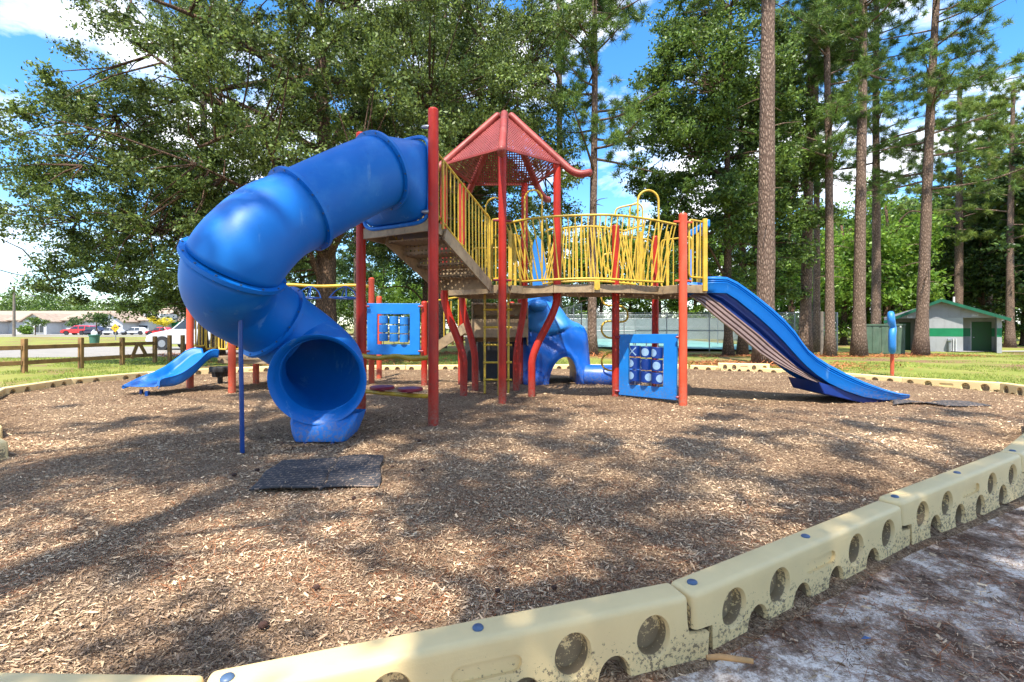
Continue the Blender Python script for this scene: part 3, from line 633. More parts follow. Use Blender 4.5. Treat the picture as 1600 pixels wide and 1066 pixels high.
for k in range(5):
    a = cor[k]; out = Vector((a.x-Cx, a.y-Cy, 0)).normalized(); s = (a-apex)
    p = [apex + s*.12 + Vector((0, 0, .05)), apex + s*.5 + Vector((0, 0, .04)), apex + s*.98 + Vector((0, 0, .03)), a + out*.17 + Vector((0, 0, -.13)), a + out*.33 + Vector((0, 0, -.20)), a + out*.47 + Vector((0, 0, -.19))]
    pp = spline(p, 6)
    mb = MB(); mb.tube(pp, .062, 14, cap=False)
    for e_, q in ((pp[0], pp[1]), (pp[-1], pp[-2])):
        d = (e_-q).normalized(); mb.tube([e_, e_+d*.03, e_+d*.048, e_+d*.054], [.062, .052, .03, .004], 14)
    mb.build('hip_tube', M['roof_tube'], roof0)
# --- decks
def deck(name, pts, z, th=.11, lip=True):
    mb = MB(); mb.poly(pts, z-.03, z); o = mb.build(name, M['tan_perf'], play, smooth=False); uvmesh(o)
    n = len(pts); f = MB()
    for i in range(n):
        a = Vector((*pts[i], z-th/2+.012)); b = Vector((*pts[(i+1) % n], z-th/2+.012)); d = (b-a).normalized()*.002; f.bar(a+d, b-d, .03, th+.02)
    f.build('deck_edge_beam', M['tan'], o, smooth=False, bevel=.006); return o
deck('lower_deck', [(-.17, 7.53), (.70, 8.18), (.22, 9.05), (-.80, 9.05), (-1.08, 8.2)], DZ)
bow = [(PX(816, 7.8), 7.8), (PX(865, 7.56), 7.56), (PX(925, 7.47), 7.47), (PX(985, 7.6), 7.6), (PX(1030, 7.85), 7.85)]
br = [(.16-.29, 7.62)] + bow + [(2.45, 7.45), (2.2, 8.35), (1.3, 8.4), (.76, 8.33)]
deck('bridge_deck', bow + [(2.2, 8.5), (1.3, 8.55), (.76, 8.4)], DZ+.003)
deck('slide_deck', [(2.36, 7.88), (2.62, 7.42), (3.05, 7.55), (3.35, 8.7), (2.8, 9.15), (1.95, 8.65)], DZ-.005)
lk = MB(); lk.bar((-.02, 7.56, DZ-.04), (.17, 7.78, DZ-.04), .03, .12); lk.build('deck_edge_beam', M['tan'], play, smooth=False)
# upper deck behind posts A and B (slide entrance platform)
un = Vector((.50, .866, 0)); ab = (Vector((*B, 0)) - Vector((*A, 0)))
a0 = Vector((*A, 0)) + ab.normalized()*.05; b0 = Vector((*B, 0)) - ab.normalized()*.03
bb = (b0 + Vector((.08, .36, 0))); aa = a0 + Vector((.5, .95, 0))
deck('upper_deck', [(a0.x, a0.y), (b0.x, b0.y), (bb.x, bb.y), (-.92, 6.95), (aa.x, aa.y)], UZ, .12)
# --- stairs from upper to lower deck
s0 = Vector((-.86, 6.12, UZ)); s1 = Vector((-.33, 7.42, DZ)); side = Vector((-.93, .37, 0)).normalized(); wd = .88
st = None
dirv = (s1 - s0); flat = Vector((dirv.x, dirv.y, 0)).normalized()
nst = 4
mb = MB()
for sd in (0, 1):
    o_ = side*(wd*sd); mb.bar(s0+o_+Vector((0, 0, -.10)), s1+o_+Vector((0, 0, -.02)), .03, .17)
st = mb.build('stair', M['tan'], play, smooth=False, bevel=.004)
for i in range(nst):
    t0 = i/nst; t1 = (i+1)/nst
    z = UZ - (UZ-DZ)*(i+1)/(nst+1); p = s0 + dirv*t0; p = Vector((p.x, p.y, z)); q = p + flat*(Vector((dirv.x, dirv.y, 0)).length/nst)
    mb = MB(); e1 = side*.016; e2 = side*(wd-.016)
    mb.add([p+e1, q+e1, q+e2, p+e2, p+e1-Vector((0, 0, .025)), q+e1-Vector((0, 0, .025)), q+e2-Vector((0, 0, .025)), p+e2-Vector((0, 0, .025))], [(0,1,2,3),(7,6,5,4),(0,4,5,1),(1,5,6,2),(2,6,7,3),(3,7,4,0)])
    mb.add([q+e1-Vector((0,0,.026)), q+e2-Vector((0,0,.026)), q+e2-Vector((0,0,.15)), q+e1-Vector((0,0,.15))], [(0,1,2,3)])
    o = mb.build('tread', M['tan_perf'], st, smooth=False); uvmesh(o)
mb = MB()   # skirt plate under the last step, towards the lower deck
mb.add([s1+Vector((0,0,-.05)), s1+side*wd+Vector((0,0,-.05)), s1+side*wd+Vector((0,0,.28)), s1+Vector((0,0,.28))], [(0,1,2,3)]); mb.build('riser_plate', M['tan'], st, smooth=False, solid=.01)

# --- railings
def railing(name, top, bot, n, r=.011, rr=.018, mtl=None, parent=None, ends=True, skip=(), kinds='baluster'):
    """top, bot: polylines of equal length (sampled), n balusters between them"""
    mtl = mtl or M['yellow']; T = spline(top, 10) if len(top) > 2 else [Vector(top[0]) + (Vector(top[1])-Vector(top[0]))*k/20 for k in range(21)]
    Bt = spline(bot, 10) if len(bot) > 2 else [Vector(bot[0]) + (Vector(bot[1])-Vector(bot[0]))*k/20 for k in range(21)]
    mb = MB(); mb.tube(T, rr, 10); mb.tube(Bt, rr, 10); o = mb.build(name, mtl, parent or play)
    def at(pl, t): f = t*(len(pl)-1); i = min(int(f), len(pl)-2); return pl[i].lerp(pl[i+1], f-i)
    for k in range(n):
        t = (k+.5)/n if not ends else k/(n-1)
        m_ = MB(); m_.tube([at(Bt, t), at(T, t)], r, 8, cap=False); m_.build(kinds, mtl, o)
    return o
def pt(px, py, Y): return P(px, py, Y)
# bowed front rail
fr_top = [pt(790, 349, 7.7), pt(840, 340.5, 7.52), pt(905, 336.5, 7.42), pt(960, 336.5, 7.42), pt(1010, 342, 7.55), pt(1056, 351, 7.75)]
fr_bot = [pt(816, 440, 7.75), pt(855, 437.5, 7.55), pt(905, 435.5, 7.44), pt(950, 436, 7.44), pt(995, 439, 7.58), pt(1036, 441, 7.8)]
front = railing('bowed_railing', fr_top, fr_bot, 30)
b_ = MB(); b_.bar(pt(933, 437, 7.40), pt(933, 453, 7.40), .085, .012, up=(0, 1, 0)); b_.cyl(pt(930, 450.5, 7.385), pt(930, 450.5, 7.40), .008, 8); b_.cyl(pt(936, 450.5, 7.385), pt(936, 450.5, 7.40), .008, 8); b_.build('mounting_bracket', M['yellow'], front, smooth=False)
bk_top = [pt(870, 361, 8.55), pt(885, 356.5, 8.45), pt(915, 354, 8.35), pt(945, 355.5, 8.4), pt(975, 361, 8.6)]
bk_bot = [pt(848, 444, 8.3), pt(880, 440.5, 8.2), pt(920, 439, 8.15), pt(955, 440.5, 8.2), pt(993, 444.5, 8.35)]
back = railing('bowed_railing', bk_top, bk_bot, 24)
mb = MB(); mb.tube(spline([pt(975, 361, 8.6), pt(990, 357, 8.75), pt(1003, 353, 8.9)], 5), .018, 8); mb.tube(spline([pt(870, 361, 8.55), pt(862, 358, 8.4), pt(853, 362, 8.2)], 5), .018, 8); mb.build('rail_extension', M['yellow'], back)
# stair rail (near side)
srt = [pt(684, 240, 5.95), pt(762, 338, 7.38)]; srb = [pt(684, 337, 5.97), pt(763, 438, 7.40)]
sr = railing('stair_railing', srt, srb, 15, r=.010, rr=.016)
mb = MB(); mb.tube([pt(683.5, 236, 5.93), pt(683.5, 345, 5.93)], .020, 10); mb.tube([pt(692, 250, 6.02), pt(692, 358, 6.02)], .019, 10)
mb.tube(spline([pt(760, 334, 7.34), pt(764.5, 341, 7.4), pt(765, 352, 7.42)], 4), .016, 8); mb.tube([pt(765, 350, 7.42), pt(765, 448, 7.42)], .016, 8)
mb.build('rail_upright', M['yellow'], sr)
# far side stair rail
railing('stair_railing', [P(684, 240, 5.95)+side*.9, P(762, 338, 7.38)+side*.9], [P(684, 337, 5.97)+side*.9, P(763, 438, 7.40)+side*.9], 12, r=.010, rr=.016)
# short panels either side of the front post
def panel(p0, p1, zt, zb, n, name='guard_panel', ends_r=.018, r=.011, arch=False, par=None):
    p0 = Vector(p0); p1 = Vector(p1); mb = MB()
    q = [Vector((p0.x, p0.y, zb)), Vector((p0.x, p0.y, zt)), Vector((p1.x, p1.y, zt)), Vector((p1.x, p1.y, zb))]
    mb.tube([q[0]+Vector((0,0,.05)), q[1]-Vector((0,0,.05)), q[1].lerp(q[2], .04)-Vector((0,0,.01)), q[1].lerp(q[2], .1), q[1].lerp(q[2], .9), q[1].lerp(q[2], .96)-Vector((0,0,.01)), q[2]-Vector((0,0,.05)), q[3]+Vector((0,0,.05)), q[3].lerp(q[0], .04)+Vector((0,0,.01)), q[3].lerp(q[0], .1), q[3].lerp(q[0], .9), q[3].lerp(q[0], .96)+Vector((0,0,.01))], ends_r, 8, closed=True)
    o = mb.build(name, M['yellow'], par or play)
    for k in range(n):
        t = (k+1)/(n+1); m_ = MB(); m_.tube([q[0].lerp(q[3], t), q[1].lerp(q[2], t)], r, 8, cap=False); m_.build('baluster', M['yellow'], o)
    return o
panel(pt(769, 400, 7.62), pt(780, 400, 7.55), 2.92, 1.98, 1); panel(pt(796, 400, 7.62), pt(812, 400, 7.85), 2.70, 1.98, 2)
panel((-1.05, 8.25), (-.86, 8.95), 2.72, 1.95, 7); panel((-.75, 9.08), (.16, 9.08), 2.72, 1.95, 9); 
mb = MB(); mb.bar((.36, 8.98, 1.90), (.36, 8.98, 2.85), .05, .035, up=(0, 1, 0)); mb.bar((.66, 8.5, 1.90), (.66, 8.5, 2.85), .05, .035, up=(0, 1, 0)); mb.bar((-.03, 7.60, 1.86), (-.03, 7.60, 2.75), .06, .03, up=(0, 1, 0)); mb.bar((.05, 7.72, 1.86), (.05, 7.72, 2.72), .04, .03, up=(0,1,0)); mb.build('entry_upright', M['yellow'], play, smooth=False, bevel=.006)
# right-hand panels of the slide deck
rp1 = panel(pt(1077, 400, 7.38), pt(1100, 400, 7.55), 2.87, 1.99, 3, ends_r=.016)
mb = MB(); mb.bar(pt(1101.5, 455.5, 7.5), pt(1101.5, 342, 7.5), .068, .05, up=(0, 1, 0)); mb.build('slide_upright', M['yellow'], play, smooth=False, bevel=.008)
mb = MB(); mb.bar((3.32, 8.55, 1.80), (3.32, 8.55, 2.95), .068, .05, up=(0, 1, 0)); mb.build('slide_upright', M['yellow'], play, smooth=False, bevel=.008)
panel((2.0, 8.66), (2.66, 9.12), 2.87, 1.97, 6); panel((2.84, 9.12), (3.28, 8.75), 2.87, 1.97, 4)
mb = MB(); mb.bar(pt(1001, 448, 8.55), pt(1001, 362, 8.55), .055, .03, up=(0,1,0)); mb.bar(pt(1043, 447, 8.7), pt(1043, 362, 8.7), .05, .03, up=(0,1,0)); mb.build('entry_upright', M['yellow'], play, smooth=False, bevel=.006)
# blue slide hood bar over the slide entrance
mb = MB(); mb.bar(pt(1077, 366, 7.6), pt(1106, 349, 7.62), .05, .10); mb.bar(pt(1106, 349, 7.62), (3.38, 8.6, PZ(346, 7.7)), .07, .12); mb.build('sit_down_bar', M['blue_panel'], play, smooth=False, bevel=.015)
mb = MB(); mb.bar(pt(1079, 440, 8.5), pt(1079, 390, 8.5), .03, .02, up=(0,1,0)); mb.bar(pt(1094, 440, 8.6), pt(1094, 390, 8.6), .03, .02, up=(0,1,0)); mb.build('slide_side_bar', M['blue_panel'], play, smooth=False)
# hoops
def hoop(x0, x1, ytop, Y, zb, r=.017, Y2=None, name='grab_hoop'):
    a = PX(x0, Y); Yb = Y2 or Y; b = PX(x1, Yb); zt = PZ(ytop, (Y+Yb)/2); c = (a+b)/2; R_ = abs(b-a)/2
    pts = [Vector((a, Y, zb)), Vector((a, Y, zt-R_*1.05))]
    for k in range(1, 12):
        t = math.pi*k/12; f = (1-math.cos(t))/2; pts.append(Vector((a+(b-a)*f, Y+(Yb-Y)*f, zt-R_*1.05+R_*1.05*math.sin(t))))
    pts += [Vector((b, Yb, zt-R_*1.05)), Vector((b, Yb, zb))]
    mb = MB(); mb.tube(pts, r, 10); mb.build(name, M['yellow'], play)
hoop(820, 847, 297, 8.3, 2.0); hoop(996.5, 1029, 297.5, 8.5, 2.0, .019); hoop(984, 1004, 318, 9.2, 2.1, .015); hoop(759, 790, 309, 9.15, 2.0, .016)
mb = MB(); mb.tube(spline([pt(961, 338, 8.9), pt(963, 328, 8.9), pt(970, 324, 8.9), pt(994, 319, 8.9)], 6), .018, 8); mb.build('grab_bar', M['yellow'], play)
# post clamps at rail heights
def clamp(x, y, z, dx, dy, m=None, r=.02):
    mb = MB(); mb.tube([(x-dx, y-dy, z), (x-dx*.4, y-dy*.4, z), (x+dx*.4, y+dy*.4, z), (x+dx, y+dy, z)], [r*.75, r, r, r*.75], 10)
    mb.build('post_clamp', m or M['maroon'], play)
clamp(FV[0], FV[1], PZ(345, 7.47), .14, .03); clamp(FV[0], FV[1], PZ(438, 7.47), .14, .03)
clamp(E[0], E[1], PZ(347, 7.3), .15, .03, M['orange']); clamp(E[0], E[1], PZ(439, 7.3), .13, .03, M['orange'])
mb = MB(); mb.cyl((Lp[0], Lp[1]-.0, 1.97), (Lp[0], Lp[1], 2.00), .085, 18); mb.build('post_collar', M['red'], play)
# --- ladder
ld = None
mb = MB()
for (px, Y, base) in ((757.5, 8.55, 0), (779.5, 8.3, 0), (794.5, 8.6, 0)):
    mb.tube([(PX(px, Y), Y, -.03), (PX(px, Y), Y, DZ-.03)], .021, 10)
ld = mb.build('ladder', M['yellow'], play)
for py in (484, 511.5, 539, 566.5, 593.5):
    m_ = MB(); m_.tube([pt(755, py, 8.53), pt(800, py, 8.57)], .018, 8); m_.build('rung', M['yellow'], ld)
# --- rear stair under and behind the deck
rs = MB()
for k in range(4):
    z = 1.70 - k*.20; y = 9.5 + k*.26; rs.box((-.78, y, z-.03), (.30, y+.26, z)); rs.box((-.78, y+.255, z-.2), (.30, y+.265, z-.031))
o = rs.build('rear_stair', M['tan'], play, smooth=False, bevel=.004)
m_ = MB(); m_.box((-.80, 9.5, .86), (-.782, 10.6, 1.72)); m_.box((.302, 9.5, .86), (.32, 10.6, 1.72)); m_.box((-.80, 9.44, 1.02), (.32, 9.46, 1.38)); m_.build('side_plate', M['tan'], o, smooth=False)
m_ = MB(); m_.box((-1.05, 10.75, .02), (.35, 10.8, 1.0)); m_.build('shade_board', M['black'], play, smooth=False, bevel=.01)  # black sheet standing in for the shade behind the stair
# side stair stringer to the left rear
o = MB(); o.bar(pt(736, 506, 9.9), pt(668, 552, 10.4), .04, .20); sg = o.build('side_stair', M['tan'], play, smooth=False)
for i in range(6):
    t = i/5; a = pt(728, 500, 9.9).lerp(pt(672, 542, 10.4), t); m_ = MB(); m_.tube([a, Vector((a.x, a.y, 1.82 - .12*t))], .013, 8); m_.build('baluster', M['yellow'], sg)
m_ = MB(); m_.tube([pt(732, 462, 9.9), pt(668, 472, 10.4)], .018, 8); m_.build('hand_rail', M['yellow'], sg)
# --- curly climber (yellow loops beside post G)
mb = MB()
cl = [(972,450,8.9),(946,448,8.9),(939,458,8.9),(941,470,8.9),(948,477,8.9),(963,478,8.9),(974,480,8.9),(980,488,8.9),(980,498,8.9),(972,503,8.9),(950,502,8.9),(942,507,8.9),(940,516,8.9),(944,524,8.9),(952,528,8.9),(968,528.5,8.9),(980,532,8.9),(982,542,8.9),(974,550,8.9),(955,550.5,8.9),(944,556,8.9),(940,566,8.9),(944,575,8.9),(953,579,8.9),(975,579.5,8.9)]
mb.tube(spline([pt(*c) for c in cl], 5), .019, 10); mb.build('loop_climber', M['yellow'], play)
mb = MB(); mb.tube(spline([pt(963, 395, 8.9), pt(945, 398, 8.9), pt(941, 408, 8.9), pt(945, 418, 8.9), pt(955, 425, 8.9)], 6), .018, 8); mb.build('loop_climber', M['yellow'], play)
# --- balance bars and round seats between A and B
def wob(a, b, n=4, amp=.015):
    a = Vector(a); b = Vector(b); return spline([a.lerp(b, k/n)+Vector((0, 0, amp*(-1)**k)) for k in range(n+1)], 5)
mb = MB(); mb.tube(wob(pt(565, 557.5, 6.38), pt(677, 559.5, 5.86)), .030, 12); mb.build('grip_bar', M['yellow'], play)
sb = MB(); sb.tube(spline([pt(566, 611, 6.38), pt(590, 613.5, 6.28), pt(640, 618, 6.0), pt(677, 619.5, 5.86)], 6), .027, 12); sb = sb.build('seat_bar', M['yellow'], play)
for (px, py, Y) in ((597, 605.5, 6.22), (641, 608, 6.0)):
    c = pt(px, py, Y); mb = MB(); r = .158
    mb.tube([c+Vector((0,0,-.05)), c+Vector((0,0,-.028))], .04, 12); mb.tube([c+Vector((0,0,-.026)), c+Vector((0,0,-.016)), c+Vector((0,0,.006)), c+Vector((0,0,.016)), c+Vector((0,0,.018))], [r*.9, r, r, r*.93, r*.3], 28)
    mb.build('round_seat', M['maroon'], sb)
# --- game panels (noughts and crosses)
def game(parent, tl_, tr, br_, bl, hole, th, mb_blue, drum_m, marks, name='game_panel', inset=None):
    """tl.. corners as Vectors, hole = (u0,u1,v0,v1) fractions (v down); drums 3x3 in the hole"""
    def at(u, v, n=0): return (tl_.lerp(tr, u)).lerp(bl.lerp(br_, u), v) + nn*n
    nn = ((tr-tl_).cross(bl-tl_)).normalized()
    if nn.y > 0: nn = -nn
    u0, u1, v0, v1 = hole; mb = MB()
    def slab(a, b, c, d, n0=-th/2, n1=th/2):
        q = [at(a, c, n0), at(b, c, n0), at(b, d, n0), at(a, d, n0), at(a, c, n1), at(b, c, n1), at(b, d, n1), at(a, d, n1)]
        return q, [(0,3,2,1),(4,5,6,7),(0,1,5,4),(1,2,6,5),(2,3,7,6),(3,0,4,7)]
    # ring as one mesh
    outer = [(0,0),(1,0),(1,1),(0,1)]; inner = [(u0,v0),(u1,v0),(u1,v1),(u0,v1)]
    vs = []
    for n_ in (-th/2, th/2):
        vs += [at(u, v, n_) for u, v in outer] + [at(u, v, n_) for u, v in inner]
    fs = []
    for i in range(4):
        j = (i+1) % 4; fs += [(i, j, 4+j, 4+i), (8+i, 8+4+i, 8+4+j, 8+j), (i, 8+i, 8+j, j), (4+i, 4+j, 12+j, 12+i)]
    mb.add(vs, fs); o = mb.build(name, mb_blue, parent, smooth=False, bevel=.008)
    rods = MB(); H_ = (at(.5, v1)-at(.5, v0)).length; Wd = (at(u1, .5)-at(u0, .5)).length
    cols = [u0 + (u1-u0)*f for f in (.19, .51, .82)]; dr = Wd*.135
    for u in cols: rods.cyl(at(u, v0), at(u, v1), .008, 8)
    rods.build('drum_rod', M['grey_metal'], o)
    for r_ in range(3):
        for c_, u in enumerate(cols):
            f0 = .06 + r_*.29 + .015*c_; f1 = f0 + .255; p0 = at(u, v0+(v1-v0)*f0); p1 = at(u, v0+(v1-v0)*f1); d = MB(); d.cyl(p0, p1, dr, 24); dm = d.build('game_drum', drum_m, o, bevel=.004)
            mk = marks[r_][c_]
            if not mk: continue
            kind, ang = mk; up = (p0-p1).normalized(); mid = (p0+p1)/2; hh = (p0-p1).length; sx = up.cross(nn).normalized(); 
            if sx.x < 0: sx = -sx
            def on(s_, t_, lift=.0025):
                a_ = s_/dr + rad(ang); return mid + up*t_ + (nn*math.cos(a_) + sx*math.sin(a_))*(dr+lift)
            mm = MB()
            if kind == 'O':
                R_ = hh*.36; rings = [[on(R_*q*math.cos(2*math.pi*k/24), R_*q*math.sin(2*math.pi*k/24)) for k in range(24)] for q in (.02, .35, .7, 1)]
                mm.grid(rings, closed=True)
            else:
                for sg_ in (1, -1):
                    R_ = hh*.36; w_ = .006; rows = []
                    for k in range(9):
                        t = -1+k/4; rows.append([on(R_*t-w_, sg_*R_*t+w_*sg_), on(R_*t+w_, sg_*R_*t-w_*sg_)])
                    mm.grid(rows)
            mm.build('drum_mark', M['mark'], dm, smooth=True)
    return o
g2 = game(play, pt(969, 522.5, 8.2), pt(1058.5, 522, 7.40), pt(1057, 625.5, 7.40), pt(968, 617, 8.2), (.17, .79, .145, .82), .05, M['blue_panel'], M['navy'],
     [[('X', 0), ('O', 18), ('O', -18)], [('O', -22), ('X', -62), ('O', 22)], [('O', -18), ('O', 62), ('O', 62)]])
mb = MB()
for (px, py, Y, s_) in ((966, 527, 8.22, -1), (1062, 527, 7.36, 1), (966, 611, 8.22, -1), (1062, 621, 7.36, 1)):
    mb = MB(); c = pt(px, py, Y-.03); mb.tube([c-Vector((.06,0,0)), c-Vector((.03,0,0)), c+Vector((.03,0,0)), c+Vector((.05,0,0))], [.012, .024, .024, .012], 10); mb.build('panel_clamp', M['maroon'], g2)

# --- tube slide
ts_pts = [(pt(612, 282, 5.95)), (-1.55, 5.62, 3.03), (-2.21, 5.0, 2.43), (-2.38, 4.66, 2.17), (-2.55, 4.42, 1.78), (-2.80, 4.85, 1.52), (-2.66, 5.33, 1.28), (-2.36, 5.56, .99), (-2.10, 5.38, .80), (-2.00, 5.03, .70)]
ts_pts = [Vector(p) for p in ts_pts]
full = spline(ts_pts, 14)
TR = .405
def seg(i0, i1, r=TR, thick=.012, name='tube_section', parent=None, m=None):
    pts = full[i0:i1+1]; mb = MB(); mb.tube(pts, r, 48, cap=False); return mb.build(name, m or M['blue_tube'], parent, solid=thick)
slide = None
brk = [14, 28, 14*4, 14*6, len(full)-1]
for j in range(4):
    o = seg(brk[j], brk[j+1], name='tube_slide' if j == 0 else 'tube_section', parent=play if j == 0 else slide)
    if j == 0: slide = o
for i in brk[:4]:
    p = full[i]; t = (full[min(i+1, len(full)-1)] - full[i-1]).normalized()
    mb = MB(); mb.lathe(p, t, [(-.03, TR-.03), (-.022, TR+.004), (-.020, TR+.052), (.020, TR+.052), (.022, TR+.004), (.03, TR-.03)], 48); fl = mb.build('flange', M['blue_tube'], slide)
    up = Vector((0, 0, 1)) if abs(t.z) < .9 else Vector((1, 0, 0)); x = t.cross(up).normalized(); y = t.cross(x)
    mb = MB()
    for k in range(14):
        a = 2*math.pi*(k+.5)/14; c = p + (x*math.cos(a)+y*math.sin(a))*(TR+.033); mb.cyl(c-t*.030, c+t*.030, .010, 8)
    mb.build('flange_bolts', M['bolt'], slide)
# exit: flared mouth and open chute under it
ex = full[-1]; et = (full[-1]-full[-3]).normalized(); et = (et + Vector((.05, -1, -.12)).normalized()*.6).normalized()
mb = MB(); prof = [(-.02, TR+.002), (.02, TR+.02), (.025, TR+.045), (.04, TR+.045), (.045, TR+.03), (.09, TR+.045), (.14, TR+.075), (.155, TR+.095), (.165, TR+.09), (.155, TR+.065), (.09, TR+.02), (.0, TR-.012)]
prof = [(a, r if r <= TR+.02 else TR+.02+(r-TR-.02)*.75) for a, r in prof]; mb.lathe(ex, et, prof, 56); mb.build('exit_mouth', M['blue_tube'], slide)
f0 = ex + et*.10
mb = MB(); rows = []
for (z, hw, y0, y1) in ((.30, .36, .12, .42), (.22, .34, .04, .40), (.12, .305, .0, .38), (.05, .275, -.01, .36), (.03, .262, .0, .34)):
    rows.append([(f0.x-hw, f0.y+y0+.05, z), (f0.x-hw*.9, f0.y+y0, z), (f0.x+hw*.9, f0.y+y0, z), (f0.x+hw, f0.y+y0+.05, z), (f0.x+hw, f0.y+y1, z), (f0.x-hw, f0.y+y1, z)])
mb.grid(rows, closed=True); mb.add(rows[-1], [tuple(range(6))]); mb.build('exit_foot', M['blue_tube'], slide, bevel=.015)
mb = MB(); mb.box((f0.x-.16, f0.y+.0, -.05), (f0.x-.13, f0.y+.03, .06)); mb.box((f0.x+.12, f0.y+.0, -.05), (f0.x+.15, f0.y+.03, .06)); mb.build('foot_stake', M['navy_steel'], slide, smooth=False)
# entrance hood (squared shell from the deck to the first ring)
hd = MB(); p0 = full[14]; t0 = (full[15]-full[13]).normalized(); x = t0.cross(Vector((0,0,1))).normalized(); y = x.cross(t0).normalized()
if y.z < 0: y = -y
abn = ab.normalized(); ctr = Vector(((A[0]+B[0])/2, (A[1]+B[1])/2, 0)) ; ent = Vector((.0, .0, 3.02)) + ctr + Vector((.0, -.02, 0))
xs_ = abn if abn.dot(x) > 0 else -abn
rows = []
K_ = 48; hw, hh = .545, .50
def sq(k, e):
    a = 2*math.pi*k/K_; c, s_ = math.cos(a), math.sin(a); return math.copysign(abs(c)**e, c), math.copysign(abs(s_)**e, s_)
for j in range(9):
    t = j/8; e = 1-.62*(1-t)**1.2; tt = t
    cpos = ent.lerp(p0, tt); rx = hw + (TR-hw)*tt; rz = hh + (TR-hh)*tt; ax = xs_.lerp(x, tt**1.5).normalized(); ay = Vector((0,0,1)).lerp(y, tt**1.5).normalized()
    rows.append([cpos + ax*rx*sq(k, e)[0] + ay*rz*sq(k, e)[1] for k in range(K_)])
hd.grid(rows, closed=True); hd.build('entrance_hood', M['blue_tube'], slide, solid=.012)
mb = MB(); pts = [ent + xs_*(hw+.015)*sq(k, .30)[0] + Vector((0,0,1))*(hh+.03)*sq(k, .30)[1] for k in range(K_)]; mb.tube(pts, .026, 8, closed=True); mb.build('hood_rim', M['blue_tube'], slide)
for (z) in (3.62, 2.60):
    c = Vector((B[0], B[1], z)) - Vector((.10, .03, 0)); mb = MB(); mb.tube([c-Vector((.035,0,0)), c, c+Vector((.05,0,0))], [.012, .024, .024], 10); mb.build('hood_clamp', M['grey_metal'], slide)
# support pole
mb = MB(); mb.tube([(PX(379, 4.52), 4.52, -.05), (PX(377, 4.52), 4.50, PZ(474, 4.5))], .020, 14); pl = mb.build('support_pole', M['navy_steel'], slide)
mb = MB(); mb.tube([(PX(377, 4.52), 4.50, PZ(474, 4.5)), (PX(377, 4.52), 4.52, PZ(466, 4.5))], [.03, .05], 14); mb.build('pole_bracket', M['navy_steel'], slide)

# --- wave slide
prof = [(1102,433),(1120,432.5),(1136,433.5),(1152,441),(1168,452),(1185,465),(1205,481),(1225,499),(1242,518),(1252,533),(1262,546),(1276,558),(1295,570),(1320,583),(1350,597),(1380,608),(1405,615),(1420,617)]
low = [(1102,457.5),(1120,457.5),(1136,458),(1152,468),(1168,481),(1185,495),(1205,513),(1225,533),(1242,552),(1252,563),(1262,573),(1276,585),(1295,598),(1320,610),(1350,620),(1380,625),(1405,625),(1420,622)]
nav = [(1084,459),(1105,460),(1125,474),(1145,490),(1165,506),(1185,522),(1205,540),(1225,557),(1242,571),(1252,578),(1262,584),(1276,593),(1295,603),(1320,612),(1350,621),(1380,626),(1405,626),(1420,623)]
keel = [(1080,462),(1097,474),(1113,489),(1130,503),(1148,517),(1168,534),(1188,551),(1208,564),(1225,573),(1238,580),(1250,586),(1262,592),(1280,599),(1310,612),(1345,622),(1378,627),(1405,627),(1420,624)]
def yn(px): return interp([1100, 1250, 1350, 1420], [7.58, 7.5, 7.42, 7.42], px)
nearT = []; rows = []; nr = []; kr = []
for i, (a, b, c, d) in enumerate(zip(prof, low, nav, keel)):
    Y = yn(a[0]); flare = interp([1102, 1380, 1420], [0, 0, -.03], a[0])
    top = pt(a[0], a[1], Y); bot = pt(b[0], b[1], Y+.015); w = interp([1102, 1350, 1420], [.98, .98, .80], a[0])
    dz = Vector((0, 0, 1)); h = top.z - bot.z
    bulge = .035
    fx = top + Vector((0, w, 0)); bx = bot + Vector((0, w-.03, 0)); bed = max(.0, h-.05)
    rows.append([bot+Vector((0, .04, .0)), bot, bot.lerp(top, .25)+Vector((0, -.010, 0)), bot.lerp(top, .5)+Vector((0, -.012, 0)), bot.lerp(top, .62)+Vector((0, -.022, 0)), bot.lerp(top, .68)+Vector((0, -.006, 0)), bot.lerp(top, .74)+Vector((0, -.022, 0)), bot.lerp(top, .80)+Vector((0, -.006, 0)), bot.lerp(top, .86)+Vector((0, -.024, 0)), bot.lerp(top, .96)+Vector((0, -.018, 0)), top+Vector((0, 0, .0)), top+Vector((0, .04, 0)), top+Vector((0, .09, -bed*.6)), top+Vector((0, .16, -bed*.93)), top+Vector((0, .26, -bed)),
                 top+Vector((0, w*.5, -bed)), top+Vector((0, w-.26, -bed)), top+Vector((0, w-.16, -bed*.93)), top+Vector((0, w-.09, -bed*.6)), top+Vector((0, w-.04, 0)), fx, fx.lerp(bx, .5)+Vector((0, .02, 0)), bx])
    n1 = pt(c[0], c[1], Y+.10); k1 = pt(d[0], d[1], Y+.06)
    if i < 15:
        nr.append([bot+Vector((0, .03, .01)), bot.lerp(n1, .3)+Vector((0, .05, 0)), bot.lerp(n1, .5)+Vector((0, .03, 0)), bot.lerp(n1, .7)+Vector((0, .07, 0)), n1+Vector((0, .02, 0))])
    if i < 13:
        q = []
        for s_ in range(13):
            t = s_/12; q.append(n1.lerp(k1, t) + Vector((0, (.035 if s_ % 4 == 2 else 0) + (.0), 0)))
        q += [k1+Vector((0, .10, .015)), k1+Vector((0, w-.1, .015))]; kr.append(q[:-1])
mb = MB(); mb.grid(rows); ws = mb.build('wave_slide', M['blue_tube'], play, solid=.008, auto=50)
mb = MB(); mb.grid(nr); mb.build('slide_underside', M['navy'], ws, solid=.006)  # shade below the blue side wall is put into the navy colour
mb = MB(); mb.grid(kr); mb.build('slide_keel', M['keel'], ws, solid=.006, auto=30)
